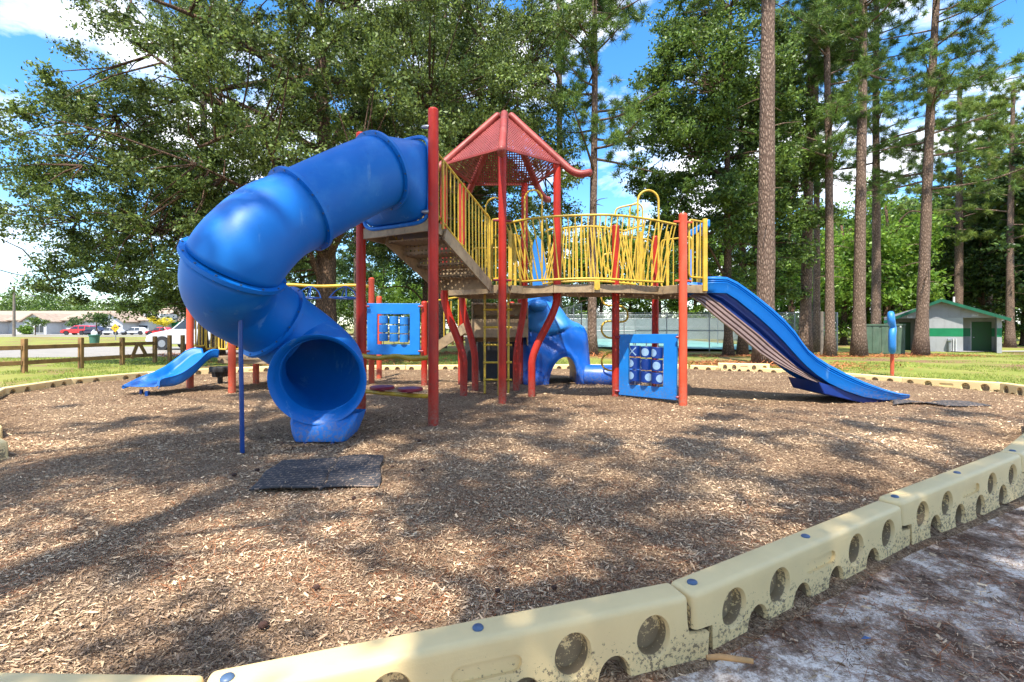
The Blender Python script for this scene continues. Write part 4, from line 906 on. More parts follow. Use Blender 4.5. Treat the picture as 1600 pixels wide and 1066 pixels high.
# exit foot
fp = [(1279,598),(1290,617),(1318,624),(1362,633),(1384,629),(1396,624)]
mb = MB(); rws = []
for t in (0, 1):
    pass
top_ = [pt(px_, py_, 7.50) for px_, py_ in ((1279,597),(1300,603),(1330,613),(1360,621),(1384,624),(1398,624))]; bot_ = [pt(px_, py_, 7.50) for px_, py_ in ((1288,616),(1305,620),(1330,626),(1362,633),(1382,629.5),(1394,625.5))]
for y_ in (0, .85): rws.append([p+Vector((0, y_, 0)) for p in top_]); rws.append([p+Vector((0, y_, 0)) for p in bot_])
vs = rws[0]+rws[1]+rws[2]+rws[3]; n = 6; fs = []
for i in range(n-1): fs += [(i, i+1, n+i+1, n+i), (2*n+i, 3*n+i, 3*n+i+1, 2*n+i+1), (n+i, n+i+1, 3*n+i+1, 3*n+i)]
fs += [(0, n, 3*n, 2*n), (n-1, 3*n-1, 4*n-1, 2*n-1)]
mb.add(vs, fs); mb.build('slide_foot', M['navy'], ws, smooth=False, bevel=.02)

# ================================================================== RING CLIMBER behind the tube slide
rc = thing('ring_climber', 'yellow overhead bar with blue hanging rings on red posts', 'climber', (PX(580, 10.3), 10.3, 0))
for (px, py, Y) in ((580.5, 432, 10.3), (592.5, 461, 11.4)): post([(PX(px, Y), Y, -.1), (PX(px, Y), Y, PZ(py+4, Y))], M['orange'], parent=rc)
post([(PX(400, 10.3), 10.3, -.1), (PX(400, 10.3), 10.3, 2.2)], M['orange'], parent=rc)
mb = MB(); mb.tube(spline([pt(402, 446, 10.3), pt(450, 445, 10.3), pt(500, 447.5, 10.3), pt(550, 446, 10.3), pt(583, 448, 10.3)], 8), .034, 12); mb.build('overhead_bar', M['yellow'], rc)
for (px, Y, r) in ((482, 9.9, .24), (537, 9.6, .27)):
    c = pt(px, 466, Y); mb = MB(); ring = [c+Vector((math.cos(2*math.pi*k/28)*r, math.sin(2*math.pi*k/28)*r, 0)) for k in range(28)]; mb.tube(ring, .015, 8, closed=True)
    top = Vector((c.x, c.y+.1, PZ(448, Y)+.0))
    for k in range(4): a = 2*math.pi*k/4+.5; q = c+Vector((math.cos(a)*r, math.sin(a)*r, 0)); mb.tube(spline([q, q.lerp(top, .6)+Vector((math.cos(a)*.07, math.sin(a)*.07, 0)), top+Vector((math.cos(a)*.04, math.sin(a)*.04, 0)), top], 4), .013, 7)
    mb.build('hanging_ring', M['navy_steel'], rc)

# ================================================================== upper noughts and crosses panel on its own posts
gp = thing('game_panel_stand', 'pale blue noughts and crosses panel between two red posts above the round seats', 'game panel', (PX(616, 9.95), 9.95, 0))
post([(PX(568, 9.98), 9.98, -.1), (PX(568, 9.98), 9.98, PZ(474, 9.98))], parent=gp); post([(PX(663, 9.95), 9.95, -.1), (PX(663, 9.95), 9.95, PZ(473, 9.95))], M['red'], parent=gp)
g1 = game(gp, pt(574, 474, 9.93), pt(656.5, 474.5, 9.93), pt(656, 554.5, 9.93), pt(574, 554, 9.93), (.19, .81, .21, .80), .06, M['blue_panel'], M['blue_pale'], [[None]*3]*3)
mb = MB()
for (px, py) in ((573.5, 479), (573.5, 549), (657.5, 479), (657.5, 549)): mb = MB(); c = pt(px, py, 9.85); mb.tube([c-Vector((.05,0,0)), c+Vector((.05,0,0))], .022, 10); mb.build('panel_clamp', M['maroon'], g1)
# ================================================================== TODDLER STRUCTURE (left)
tot = thing('toddler_structure', 'low toddler play deck with short blue slide on faded red posts', 'play structure', (-5.6, 9.4, 0))
for (px, py, Y) in ((297, 473, 9.55), (362.5, 505, 8.75)):
    post([(PX(px, Y), Y, -.1), (PX(px, Y), Y, PZ(py, Y))], M['orange'], parent=tot)
    mb = MB(); mb.cyl((PX(px, Y), Y, PZ(py+6, Y)), (PX(px, Y), Y, PZ(py+9, Y)), .069, 16); mb.build('post_collar', M['orange'], tot)
p_ = MB(); p_.poly([(-5.15, 8.85), (-5.75, 9.35), (-5.5, 10.5), (-4.1, 10.6), (-4.0, 9.0)], .62, .66); dk = p_.build('deck', M['tan_perf'], tot, smooth=False); uvmesh(dk)
mb = MB(); mb.bar((-5.6, 9.15, .60), (-5.05, 8.95, .60), .03, .13); mb.bar((-5.05, 8.95, .60), (-4.0, 8.95, .60), .03, .13); mb.bar((-4.0, 8.95, .60), (-3.9, 10.5, .60), .03, .13); mb.build('deck_edge_beam', M['tan'], dk, smooth=False, bevel=.006)
panel(pt(301, 500, 9.7), pt(320, 500, 9.9), PZ(484, 9.7), PZ(541, 9.7), 3, par=tot, ends_r=.016, r=.014)
panel(pt(322, 500, 9.9), pt(337, 500, 10.2), PZ(498, 10), PZ(545, 10), 1, par=tot)
panel(pt(342, 500, 9.2), pt(356, 500, 9.1), PZ(500, 9.1), PZ(546, 9.1), 2, par=tot)
panel(pt(366, 520, 9.1), pt(392, 520, 9.3), PZ(512, 9.1), PZ(546, 9.1), 3, par=tot)
mb = MB(); mb.tube([pt(318, 484, 9.9), pt(318, 547, 9.9)], .03, 10); mb.build('dark_upright', M['black'], tot)
# slide: near rim and far rim in photo pixels
nR = [(341,546.5,9.0),(332,546,8.95),(321,551,8.87),(306,565,8.72),(294,574,8.6),(283,581,8.5),(270,586,8.4),(258,589,8.3),(250,592,8.2),(247,597,8.15),(246,603,8.1)]
fR = [(316,545,9.5),(304,544,9.45),(292,548,9.38),(279,558,9.25),(268,566,9.15),(258,573,9.0),(248,578,8.88),(240,582,8.78),(229,586,8.68),(214,592,8.6),(193,602.5,8.5)]
dp = [.10,.13,.16,.17,.17,.17,.16,.13,.10,.06,.02]; sk = [.15,.15,.17,.19,.20,.20,.19,.17,.14,.10,.06]
rows = []
for a, b, d, s_ in zip(spline([pt(*q) for q in nR], 3), spline([pt(*q) for q in fR], 3), np.interp(np.linspace(0, 10, 31), range(11), dp), np.interp(np.linspace(0, 10, 31), range(11), sk)):
    u = b - a; up = Vector((0, 0, 1)); wd_ = u.length; n_ = u/wd_; o_ = n_*.045
    rows.append([a-o_*.4-up*s_, a-o_*.6-up*s_*.75, a-o_-up*.05, a-o_-up*.03, a-o_*1.15-up*.012, a-o_*.5, a, a+n_*.03-up*.02, a+n_*.05-up*d*.7, a+n_*.09-up*d*.95, a+n_*.14-up*d,
                 a+n_*(wd_*.5)-up*d*1.02, b-n_*.14-up*d, b-n_*.09-up*d*.95, b-n_*.05-up*d*.7, b-n_*.03-up*.02, b, b+o_*.5, b+o_*1.1-up*.012, b+o_-up*.05, b+o_*.4-up*s_])
mb = MB(); mb.grid(rows); sl_ = mb.build('slide', M['blue_tube'], tot, solid=.008, auto=60)
mb = MB(); mb.box((-6.29, 8.22, -.05), (-6.24, 8.27, .12)); mb.box((-6.56, 8.45, -.05), (-6.52, 8.49, .12)); mb.build('slide_leg', M['navy_steel'], sl_, smooth=False)

# black lobed spinner stool
Y = 10.2; cx_, z1_, z0_ = PX(344, Y), PZ(573, Y), PZ(589, Y)
sp_ = thing('spinner_stool', 'black lobed stool on a short stalk under the toddler deck', 'stool', (cx_, Y, 0))
rows = []
for (f, r) in ((0, .10), (.03, .14), (.5, .155), (.52, .19), (.9, .20), (1, .19), (1.02, .02)):
    rows.append([(cx_+r*(1+.07*math.cos(8*a))*math.cos(a), Y+r*(1+.07*math.cos(8*a))*math.sin(a), z0_+(z1_-z0_)*f) for a in [2*math.pi*k/64 for k in range(64)]])
mb = MB(); mb.grid(rows, closed=True); mb.build('seat', M['black'], sp_); mb = MB(); mb.cyl((cx_, Y, -.05), (cx_, Y, z0_+.02), .05, 12); mb.build('stalk', M['black'], sp_)

# ================================================================== BLUE MOULDED CRAWL-THROUGH CLIMBER
cv = thing('crawl_cave', 'big moulded blue climbing boulder with an arched crawl hole behind the ladder', 'climber', (.9, 10.4, 0))
Yf = 10.15
sil = [(806,602),(806,560),(808,520),(811,490),(817,472),(826,462),(838,456),(851,459),(861,466),(872,473),(881,483),(888,494),(896,501),(907,505),(916,511),(920,520),(922,540),(924,560),(925.5,580),(926,603)]
arc = [(856,603),(856,596),(857,588),(859,580),(862,572),(866,565),(871,560),(877,557),(884,556),(889,558),(893,563),(896,570),(897.5,578),(898,586),(898,595),(898,603)]
def res(pl, n):
    v = [Vector((a, b, 0)) for a, b in pl]; c = [0]
    for i in range(1, len(v)): c.append(c[-1]+(v[i]-v[i-1]).length)
    return [(np.interp(c[-1]*k/n, c, [q.x for q in v]), np.interp(c[-1]*k/n, c, [q.y for q in v])) for k in range(n+1)]
n_ = 90; So = res(sil, n_); Ai = res(arc, n_); ns = 26
seam = lambda px: interp([806,820,835,848,862,875,888,900,912,926], [513,514,519,523,523,518,512,511,512,512], px)
rows = []; dep = 1.25
for j in range(ns*2+1):
    s = j/ns if j <= ns else (2*ns-j)/ns; back = j > ns; row = []
    for k in range(n_+1):
        a = Ai[k]; b = So[k]; px = a[0]+(b[0]-a[0])*s; py = a[1]+(b[1]-a[1])*s
        bul = math.sqrt(max(0, 1-(s**2.6))); tt = k/n_*math.pi
        lump = .05*math.sin(px*.085+py*.04) + .04*math.sin(py*.10-px*.05+1.3)
        groove = -.05*math.exp(-((py-seam(px))/2.2)**2) + (.045 if py < seam(px) else 0) * min(1, max(0, (1-s)*6))
        rim = .05*math.exp(-((s-.10)/.07)**2)
        y_ = Yf + (dep*.5) - (dep*.5)*bul*(1 if not back else -1) - (lump*bul+groove*min(1, bul*2)+rim)*(1 if not back else -1)
        Yp = Yf+dep*.25; row.append(Vector((PX(px, Yp), y_, PZ(py, Yp))))
    rows.append(row)
# split body / cap at the seam
body = MB(); cap_ = MB()
nr_ = len(rows); nc = n_+1; allv = [p for r in rows for p in r]; Yp = Yf+dep*.25
bf = []; cf = []
for i in range(nr_-1):
    for k in range(nc-1):
        f = (i*nc+k, i*nc+k+1, (i+1)*nc+k+1, (i+1)*nc+k); c = sum((allv[q] for q in f), Vector())/4
        px = c.x/Yp*F+HX; py = HY-(c.z-CZ)/Yp*F; (cf if py < seam(px) else bf).append(f)
body.add(allv, bf); ob = body.build('boulder_body', M['blue'], cv, auto=80); 
def prune(o):
    bm = bmesh.new(); bm.from_mesh(o.data); bmesh.ops.delete(bm, geom=[v for v in bm.verts if not v.link_faces], context='VERTS'); bm.to_mesh(o.data); bm.free()
prune(ob)
cap_.add(allv, cf); oc = cap_.build('boulder_cap', M['blue_pale'], cv, auto=80); prune(oc)
# tunnel lining from the front arch to the back arch
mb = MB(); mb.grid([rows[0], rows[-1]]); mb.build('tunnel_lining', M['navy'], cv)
# foot lobes and the low moulded log beside it
def blob(c, r, m, name, nseg=20):
    mb = MB(); rws = []
    for i in range(nseg//2+1):
        t = math.pi*i/(nseg//2); rws.append([(c[0]+r[0]*math.sin(t)*math.cos(2*math.pi*k/nseg), c[1]+r[1]*math.sin(t)*math.sin(2*math.pi*k/nseg), c[2]+r[2]*math.cos(t)) for k in range(nseg)])
    mb.grid(rws, closed=True); return mb.build(name, m, cv)
blob((PX(834, 10.2), 10.3, .10), (.26, .35, .24), M['blue'], 'foot_lobe')
mb = MB(); pts = spline([(1.55, 10.35, .17), (1.9, 10.25, .17), (2.3, 10.25, .17), (2.7, 10.4, .17)], 5); mb.tube(pts, [.20, .25, .25] + [.25]*(len(pts)-4) + [.2], 20); mb.build('moulded_log', M['blue'], cv)
blob((PX(841, 10.1), 10.2, PZ(477, 10.1)), (.20, .16, .13), M['blue_pale'], 'hand_knob')
# tall pale moulded fin rising behind the railing
mb = MB(); rws = []
for (z, x0, x1) in ((1.5, .35, .95), (2.0, .36, .90), (2.5, .40, .80), (2.9, .42, .72), (3.12, .46, .68), (3.18, .50, .62)):
    rws.append([(x0, 10.55, z), (x0+.06, 10.45, z), (x1-.06, 10.45, z), (x1, 10.55, z), (x1-.03, 10.75, z), (x0+.03, 10.75, z)])
mb.grid(rws, closed=True); mb.add(rws[-1], [tuple(range(6))]); mb.build('moulded_fin', M['blue_pale'], cv, sub=1)

# ================================================================== small things in and near the bed
# blue talk-flower / paddle on a red post seen edge-on
Y = 11.9; xp = PX(1394, Y); pd = thing('paddle_post', 'tall blue moulded paddle seen edge-on on a thin red post beyond the slide', 'play panel', (xp, Y, 0))
mb = MB(); mb.cyl((xp, Y, -.05), (xp, Y, PZ(552, Y)), .05, 14); mb.build('post', M['orange'], pd)
rws = []; 
for (py, w, off, dpt) in ((553, .5, 0, .5), (549, .95, 0, .8), (540, 1, 0, 1), (525, 1, .0, 1), (517, 1, .01, .9), (512, .85, .02, .6), (508, .95, .0, .8), (500, 1, -.02, 1), (492, .95, -.03, .9), (488, .75, -.03, .7), (486.5, .4, -.03, .4)):
    z = PZ(py, Y); hw_ = .095*w; rws.append([(xp+off+hw_*math.copysign(abs(math.cos(a))**.6, math.cos(a)), Y+.32*dpt*math.copysign(abs(math.sin(a))**.6, math.sin(a)), z) for a in [2*math.pi*k/24 for k in range(24)]])
mb = MB(); mb.grid(rws, closed=True); mb.add(rws[0], [tuple(range(24))]); mb.add(rws[-1], [tuple(range(24))]); mb.build('paddle', M['blue_pale'], pd); pd.rotation_euler = (0, 0, -math.atan2(xp, Y)); pd.scale = (.85, .85, 1)

# rubber mat under the tube slide exit: two panels with a honeycomb of worn pads
def ground_pt(px, py): Y = CZ*F/(py-HY); return Vector((PX(px, Y), Y, 0))
def mat_mat():
    m = mat('black_rubber_mat', (0.055, 0.053, 0.055), 0.7, 0.2, 6, spec=0.3); t = m.node_tree; K = t.links.new; b = t.nodes['Principled BSDF']; src = b.inputs['Base Color'].links[0].from_socket
    tc = N(t, 'ShaderNodeTexCoord'); br_ = N(t, 'ShaderNodeTexBrick'); br_.inputs['Scale'].default_value = 8; br_.inputs['Mortar Size'].default_value = .035; br_.inputs['Mortar Smooth'].default_value = .3; br_.inputs['Brick Width'].default_value=.6; br_.inputs['Row Height'].default_value=.4
    K(tc.outputs['Object'], br_.inputs['Vector']); nz = N(t, 'ShaderNodeTexNoise'); nz.inputs['Scale'].default_value = 30; nz.inputs['Detail'].default_value = 5; K(tc.outputs['Object'], nz.inputs['Vector'])
    gt = N(t, 'ShaderNodeMath', operation='GREATER_THAN'); gt.inputs[1].default_value = .46; K(nz.outputs['Fac'], gt.inputs[0])
    ml = N(t, 'ShaderNodeMath', operation='MULTIPLY'); K(gt.outputs[0], ml.inputs[0]); K(br_.outputs['Fac'], ml.inputs[1])
    mx = N(t, 'ShaderNodeMix', data_type='RGBA'); mx.inputs[7].default_value = (.24, .18, .14, 1); K(ml.outputs[0], mx.inputs[0]); K(src, mx.inputs[6]); K(mx.outputs[2], b.inputs['Base Color'])
    bp = N(t, 'ShaderNodeBump'); bp.inputs['Strength'].default_value = .8; bp.inputs['Distance'].default_value = .02; bp.invert = True; K(br_.outputs['Fac'], bp.inputs['Height']); K(bp.outputs[0], b.inputs['Normal']); return m
M['mat'] = mat_mat()
def rubber_mat(c, label, seed):
    c = [ground_pt(*q) for q in c]; o0 = sum(c, Vector())/4; n = 24; rws = []; r = RS(seed)
    for i in range(n+1):
        v = i/n; row = []
        for k in range(n*2+1):
            u = k/(2*n); p = c[0].lerp(c[1], u).lerp(c[3].lerp(c[2], u), v); e = min(u, 1-u, v, 1-v); h = float(mulch_h(p.x, p.y)); seam_ = -.02*math.exp(-((u-.54)/.012)**2)
            row.append(Vector((p.x + .01*math.sin(v*9), p.y + .012*math.sin(u*11), h + .026 + seam_ + .012*math.sin(u*5+v*4) + .02*max(0, .1-e))))
        rws.append(row)
    mb = MB(); mb.grid(rws); o = mb.build('rubber_mat', M['mat'], None, org=tuple(o0), solid=.014, auto=0); setp(o, label, 'mat'); return o
rubber_mat([(389,778),(593,768),(599,722),(440,727)], 'black rubber wear mat with a seam in front of the tube slide exit', 1)
rubber_mat([(1395,640),(1548,637),(1500,631),(1398,632)], 'dark rubber wear mat half buried at the foot of the wave slide', 2)
def in_quad(q):
    q = [ground_pt(*c) for c in q]
    return lambda x, y: np.all([((q[(i+1) % 4].x-q[i].x)*(y-q[i].y)-(q[(i+1) % 4].y-q[i].y)*(x-q[i].x)) < -.01 if False else ((q[(i+1) % 4].x-q[i].x)*(y-q[i].y)-(q[(i+1) % 4].y-q[i].y)*(x-q[i].x)) > .01 for i in range(4)], axis=0)
chips('loose_wood_chips', 900, -4, 0, 3.2, 4.6, .010, .028, .25, M['chip_pale'], 61, lambda x, y: in_quad([(389,778),(593,768),(599,722),(440,727)])(x, y), hfun=lambda x, y: mulch_h(x, y)+.042, tilt=.1)
chips('loose_wood_chips', 700, 4, 8, 6.6, 8, .010, .04, .25, M['chip_pale'], 62, lambda x, y: in_quad([(1395,640),(1548,637),(1500,631),(1398,632)])(x, y), hfun=lambda x, y: mulch_h(x, y)+.045, tilt=.1)
# pine cones and debris
def cone(px, py, s, label):
    p = ground_pt(px, py); r = RS(int(px)); mb = MB(); rws = []
    for i in range(9):
        t = math.pi*i/8; rws.append([(p.x+s*(1+.25*(k % 2))*math.sin(t)*math.cos(2*math.pi*k/12+i*.26)*1.15, p.y+s*(1+.25*(k % 2))*math.sin(t)*math.sin(2*math.pi*k/12+i*.26), .03+s*.8+s*.95*math.cos(t)) for k in range(12)])
    mb.grid(rws, closed=True); o = mb.build('pine_cone', M['cone'], None, smooth=False, org=(p.x, p.y, .02)); setp(o, label, 'pine cone', 'pine cones lying on the mulch')
for q in ((412, 993, .020, 'near-black pine cone at the bottom left, just right of the photo mark'), (495, 931, .016, 'reddish pine cone left of centre near the bottom of the mulch'), (607, 945, .010, 'small brown pine cone right of the reddish one near the nearest timber'), (778, 936, .014, 'dark pine cone above the middle of the nearest timber'), (866, 931, .014, 'brown pine cone in the straw above the high holes of the nearest timber'),
          (366, 750, .02, 'pine cone left of the rubber mat corner'), (402, 742, .02, 'pine cone just above the left corner of the rubber mat'), (613, 737, .018, 'pine cone just right of the rubber mat'), (661, 742, .02, 'pine cone on sunlit chips a step right of the rubber mat'), (655, 695, .022, 'pine cone below the tall red post'), (553, 787, .016, 'pine cone just below the lower edge of the rubber mat'), (264, 897, .018, 'pine cone alone in the left foreground')): cone(q[0], q[1], q[2]*.72, q[3])
a, b = ground_pt(1104, 1037), ground_pt(1176, 1042); mb = MB(); mb.tube([a+Vector((0,0,.022)), a.lerp(b, .3)+Vector((0,.003,.026)), a.lerp(b, .7)+Vector((0,-.002,.024)), b+Vector((0,0,.02))], [.0085, .011, .010, .0085], 10)
o = mb.build('peeled_twig', M['twig'], None, org=tuple(a)); setp(o, 'pale orange peeled twig lying on the sand outside the border', 'twig')
a = ground_pt(1353, 1003); mb = MB(); mb.add([a+Vector((-.018, 0, .012)), a+Vector((.0, -.010, .02)), a+Vector((.02, 0, .014)), a+Vector((.002, .010, .016))], [(0, 1, 2, 3)]); o = mb.build('plastic_scrap', M['blue_panel'], None, org=tuple(a), solid=.002); setp(o, 'tiny bright blue plastic scrap on the sand', 'litter')

# ================================================================== SPLIT RAIL FENCE and gate posts
fn = thing('split_rail_fence', 'brown two-rail timber fence along the pale drive on the left', 'fence', (-13, 13, 0))
fp = [(-14.6, 9.2), (PX(38, 12.9), 12.9), (PX(126.5, 14.4), 14.4), (PX(191, 15.7), 15.7), (PX(242, 16.8), 16.8)]
fh = [.92, .92, .92, .90, .92]
for (x, y), h in zip(fp, fh):
    mb = MB(); mb.poly([(x-.055, y-.055), (x+.055, y-.055), (x+.055, y+.055), (x-.055, y+.055)], -.1, h); o = mb.build('post', M['fence'], fn, smooth=False, bevel=.015)
for i in range(4):
    a, b = fp[i], fp[i+1]
    for z in (.68, .27):
        mb = MB(); d = Vector((b[0]-a[0], b[1]-a[1], 0)).normalized()*.06; mb.bar(Vector((*a, z))-d+Vector((.0, -.02, 0)), Vector((*b, z))+d+Vector((.0, -.02, .0)), .04, .115); mb.build('rail', M['fence'], fn, smooth=False, bevel=.008)
a, b = Vector((*fp[3], 0)), Vector((*fp[4], 0))
for u0, z0, u1, z1 in ((.28, .20, .47, .72), (.72, .27, .50, .72)):
    mb = MB(); mb.bar(a.lerp(b, u0)+Vector((.07, -.09, z0)), a.lerp(b, u1)+Vector((.07, -.09, z1)), .04, .10); mb.build('brace', M['fence'], fn, smooth=False)
for px, y, lab in ((265, 17.3, 'square timber gate post standing alone just right of the fence end'), (285.5, 17.5, 'short timber gate post beside the tall faded red toddler post')):
    x = PX(px, y); mb = MB(); mb.poly([(x-.055, y-.055), (x+.055, y-.055), (x+.055, y+.055), (x-.055, y+.055)], -.1, .95); o = mb.build('gate_post', M['fence'], None, smooth=False, bevel=.015, org=(x, y, 0)); setp(o, lab, 'post')
# far timber rail fence behind the game panel
ff = thing('rail_fence', 'low pale rail fence far behind the tube slide and upper game panel', 'fence', (-4, 34, 0))
for i in range(7):
    x = -12+i*2.6; mb = MB(); mb.box((x-.07, 33.93, -.05), (x+.07, 34.07, .95)); mb.build('post', M['fence'], ff, smooth=False)
for z in (.75, .4): mb = MB(); mb.box((-12.2, 33.86, z-.07), (3.8, 33.92, z+.07)); mb.build('rail', M['fence'], ff, smooth=False)

# ================================================================== VEHICLES
def car(name, label, cat, x, y, heading, paint, Lc=4.6, Wc=1.85, Hc=1.75, suv=True, group=None, detail=True):
    """built with its nose towards -x, then turned"""
    t = thing(name, label, cat, (x, y, 0), group)
    R_ = Matrix.Rotation(heading, 4, 'Z'); T_ = Matrix.Translation((x, y, 0)) @ R_
    h0 = .30; hb = .62*Hc; k = Lc/4.6
    side = [(-2.25, h0+.08), (-2.3, .55), (-2.22, .80), (-2.0, .92), (-1.05, hb-.02), (2.1, hb), (2.25, hb-.15), (2.3, .6), (2.2, h0+.05)] if suv else [(-2.2, h0), (-2.28, .5), (-2.1, .70), (-1.0, hb-.15), (1.6, hb-.1), (2.2, hb-.2), (2.28, .5), (2.2, h0)]
    # wheel arches cut in the sill line
    arch = []
    for cxw in (1.38, -1.42):
        for q in range(9): a_ = math.pi*q/8; arch.append((cxw + .43*math.cos(a_), h0 + .02 + .42*math.sin(a_)))
    prof = side + arch
    mb = MB(); n = len(prof); vs = [T_ @ Vector((p[0]*k, s_*Wc/2, p[1])) for s_ in (-1, 1) for p in prof]
    mb.add(vs, [tuple(range(n)), tuple(range(n, 2*n))[::-1]] + [(i, (i+1) % n, (i+1) % n+n, i+n) for i in range(n)]); mb.build('body', paint, t, smooth=False, bevel=.05)
    roofp = [(-1.0, hb-.03), (-.35, Hc-.06), (-.2, Hc), (1.6, Hc), (1.9, Hc-.08), (2.15, hb-.01)] if suv else [(-.95, hb-.16), (-.25, Hc-.03), (.0, Hc), (.8, Hc), (1.0, Hc-.04), (1.7, hb-.11)]
    mb = MB(); n = len(roofp); vs = []
    for s_ in (-1, 1):
        for p in roofp: vs.append(T_ @ Vector((p[0]*k, s_*(Wc/2-.02 - (.16 if p[1] > hb+.1 else 0)), p[1])))
    mb.add(vs, [tuple(range(n)), tuple(range(n, 2*n))[::-1]] + [(i, (i+1) % n, (i+1) % n+n, i+n) for i in range(n)]); cab = mb.build('cabin', paint, t, smooth=False, bevel=.04)
    wins = [((-.82, hb+.03), (-.33, Hc-.14), (.25, Hc-.13), (.25, hb+.03)), ((.36, hb+.03), (.36, Hc-.13), (1.15, Hc-.13), (1.15, hb+.03)), ((1.26, hb+.03), (1.26, Hc-.13), (1.72, Hc-.15), (1.92, hb+.03))][:3 if suv else 2]
    for w_ in wins:
        for s_ in (-1, 1):
            mb = MB(); mb.add([T_ @ Vector((p[0]*k, s_*(Wc/2+.006 - (.16 if p[1] > hb+.1 else .02)), min(p[1], Hc-.1))) for p in w_], [(0, 1, 2, 3)]); mb.build('window', M['glass'], cab, smooth=False)
    mb = MB(); mb.add([T_ @ Vector(p) for p in ((-1.0*k-.02, -Wc*.40, hb+.04), (-1.0*k-.02, Wc*.40, hb+.04), (-.38*k-.03, Wc*.36, Hc-.12), (-.38*k-.03, -Wc*.36, Hc-.12))], [(0, 1, 2, 3)]); mb.build('windscreen', M['glass'], cab, smooth=False)
    for cxw in (1.38, -1.42):
        for s_ in (-1, 1):
            w = MB(); c0 = T_ @ Vector((cxw*k, s_*(Wc/2-.2), .36)); c1 = T_ @ Vector((cxw*k, s_*(Wc/2+.01), .36)); w.cyl(c0, c1, .36, 24); wh = w.build('wheel', M['black'], t)
            if detail:
                d = (c1-c0).normalized(); w = MB(); w.cyl(c1, c1+d*.012, .20, 20); rm = w.build('rim', M['grey_metal'], wh)
    if detail:
        for s_ in (-1, 1):
            mb = MB(); mb.box((-2.26*k, s_*.62-.16, .66), (-2.17*k, s_*.62+.16, .80), T_); mb.build('headlight', M['glass'], t, smooth=False, bevel=.02)
        mb = MB(); mb.box((-2.34*k, -.85, .34), (-2.22*k, .85, .50), T_); mb.build('bumper', M['car_silver'], t, smooth=False, bevel=.03)
    return t
car('parked_suv', 'white sport utility vehicle parked on the drive behind the toddler slide', 'car', PX(301, 26.5), 27.2, 0, M['car_white'], 4.9, 1.9, 1.85)
car('parked_car', 'red hatchback parked in front of the long pale building', 'car', PX(109, 84), 86, .1, M['car_red'], 5.2, 1.9, 1.7, group='cars parked by the long building', detail=False)
car('parked_car', 'dark navy sedan parked right of the red hatchback', 'car', PX(131, 84), 86, 0, M['car_dark'], 4.8, 1.8, 1.5, False, 'cars parked by the long building', False)
car('parked_car', 'silver sedan parked right of the navy one', 'car', PX(160, 84), 86, 0, M['car_silver'], 4.6, 1.8, 1.4, False, 'cars parked by the long building', False)
car('parked_car', 'white sedan parked below the yellow curve sign', 'car', PX(192, 84), 87, 0, M['car_white'], 4.6, 1.8, 1.4, False, 'cars parked by the long building', False)
car('parked_car', 'dark red sedan parked by the yellow-green tree', 'car', PX(239, 84), 86, 0, M['car_red'], 4.6, 1.8, 1.4, False, 'cars parked by the long building', False)
car('parked_car', 'silver estate seen through the balusters behind the tot deck', 'car', PX(395, 45), 46, .2, M['car_silver'], 4.6, 1.8, 1.5, True, None, False)

# ================================================================== LONG PALE BUILDING
bd = thing('care_home_building', 'long low white building with tan shingle roofs and gabled wings', 'building', (-75, 105, 0))
def bwall(x0, x1, y0, y1, z0, z1, m=None, name='wall'):
    mb = MB(); mb.box((x0, y0, z0), (x1, y1, z1)); return mb.build(name, m or M['white'], bd, smooth=False)
Yb = 100.0
def XB(px): return PX(px, Yb)
bwall(XB(-60), XB(232), Yb, Yb+14, -.3, 2.9)
mb = MB(); x0, x1 = XB(-64), XB(236); mb.add([(x0, Yb-.8, 2.8), (x1, Yb-.8, 2.8), (x1, Yb+8, 5.0+.0), (x0, Yb+8, 5.0), (x1, Yb+15, 2.8), (x0, Yb+15, 2.8)], [(0, 1, 2, 3), (3, 2, 4, 5)]); mb.build('roof', M['roofing'], bd, smooth=False, solid=.2)
def gable(px0, px1, zr, y=-3.0, win=()):
    x0, x1 = XB(px0), XB(px1); c = (x0+x1)/2; yy = Yb+y
    mb = MB(); mb.add([(x0, yy, -.3), (x1, yy, -.3), (x1, yy, 2.7), (c, yy, zr), (x0, yy, 2.7), (x0, Yb+7, -.3), (x1, Yb+7, -.3), (x1, Yb+7, 2.7), (c, Yb+7, zr), (x0, Yb+7, 2.7)], [(0, 1, 2, 3, 4), (0, 5, 6, 1), (1, 6, 7, 2), (0, 4, 9, 5), (5, 9, 8, 7, 6)]); w = mb.build('gable_wing', M['white'], bd, smooth=False)
    mb = MB(); s = (zr-2.7)/((x1-x0)/2); mb.add([(x0-.5, yy-.5, 2.75-.5*s), (c, yy-.5, zr+.08), (c, Yb+7, zr+.08), (x0-.5, Yb+7, 2.75-.5*s), (x1+.5, yy-.5, 2.75-.5*s), (x1+.5, Yb+7, 2.75-.5*s)], [(0, 1, 2, 3), (1, 4, 5, 2)]); mb.build('roof', M['roofing'], w, smooth=False, solid=.22)
    for px in win:
        xx = XB(px); mb = MB(); mb.box((xx-.75, yy-.08, .3), (xx+.75, yy-.03, 1.75)); f_ = mb.build('window', M['glass'], w, smooth=False)
        mb = MB(); mb.box((xx-.03, yy-.12, .3), (xx+.03, yy-.085, 1.75)); mb.box((xx-.82, yy-.12, .22), (xx+.82, yy-.085, .30)); mb.build('frame', M['white'], f_, smooth=False)
gable(-25, 14, 3.9, -4, (2,)); gable(62, 98, 4.1, -3.5, (72, 88)); gable(182, 216, 4.2, -4, (194, 207))
for px in (35, 138, 150, 158, 172, 222, 226, 50):
    xx = XB(px); mb = MB(); mb.box((xx-.6, Yb-.06, .3), (xx+.6, Yb-.01, 1.75)); mb.build('window', M['glass'], bd, smooth=False)
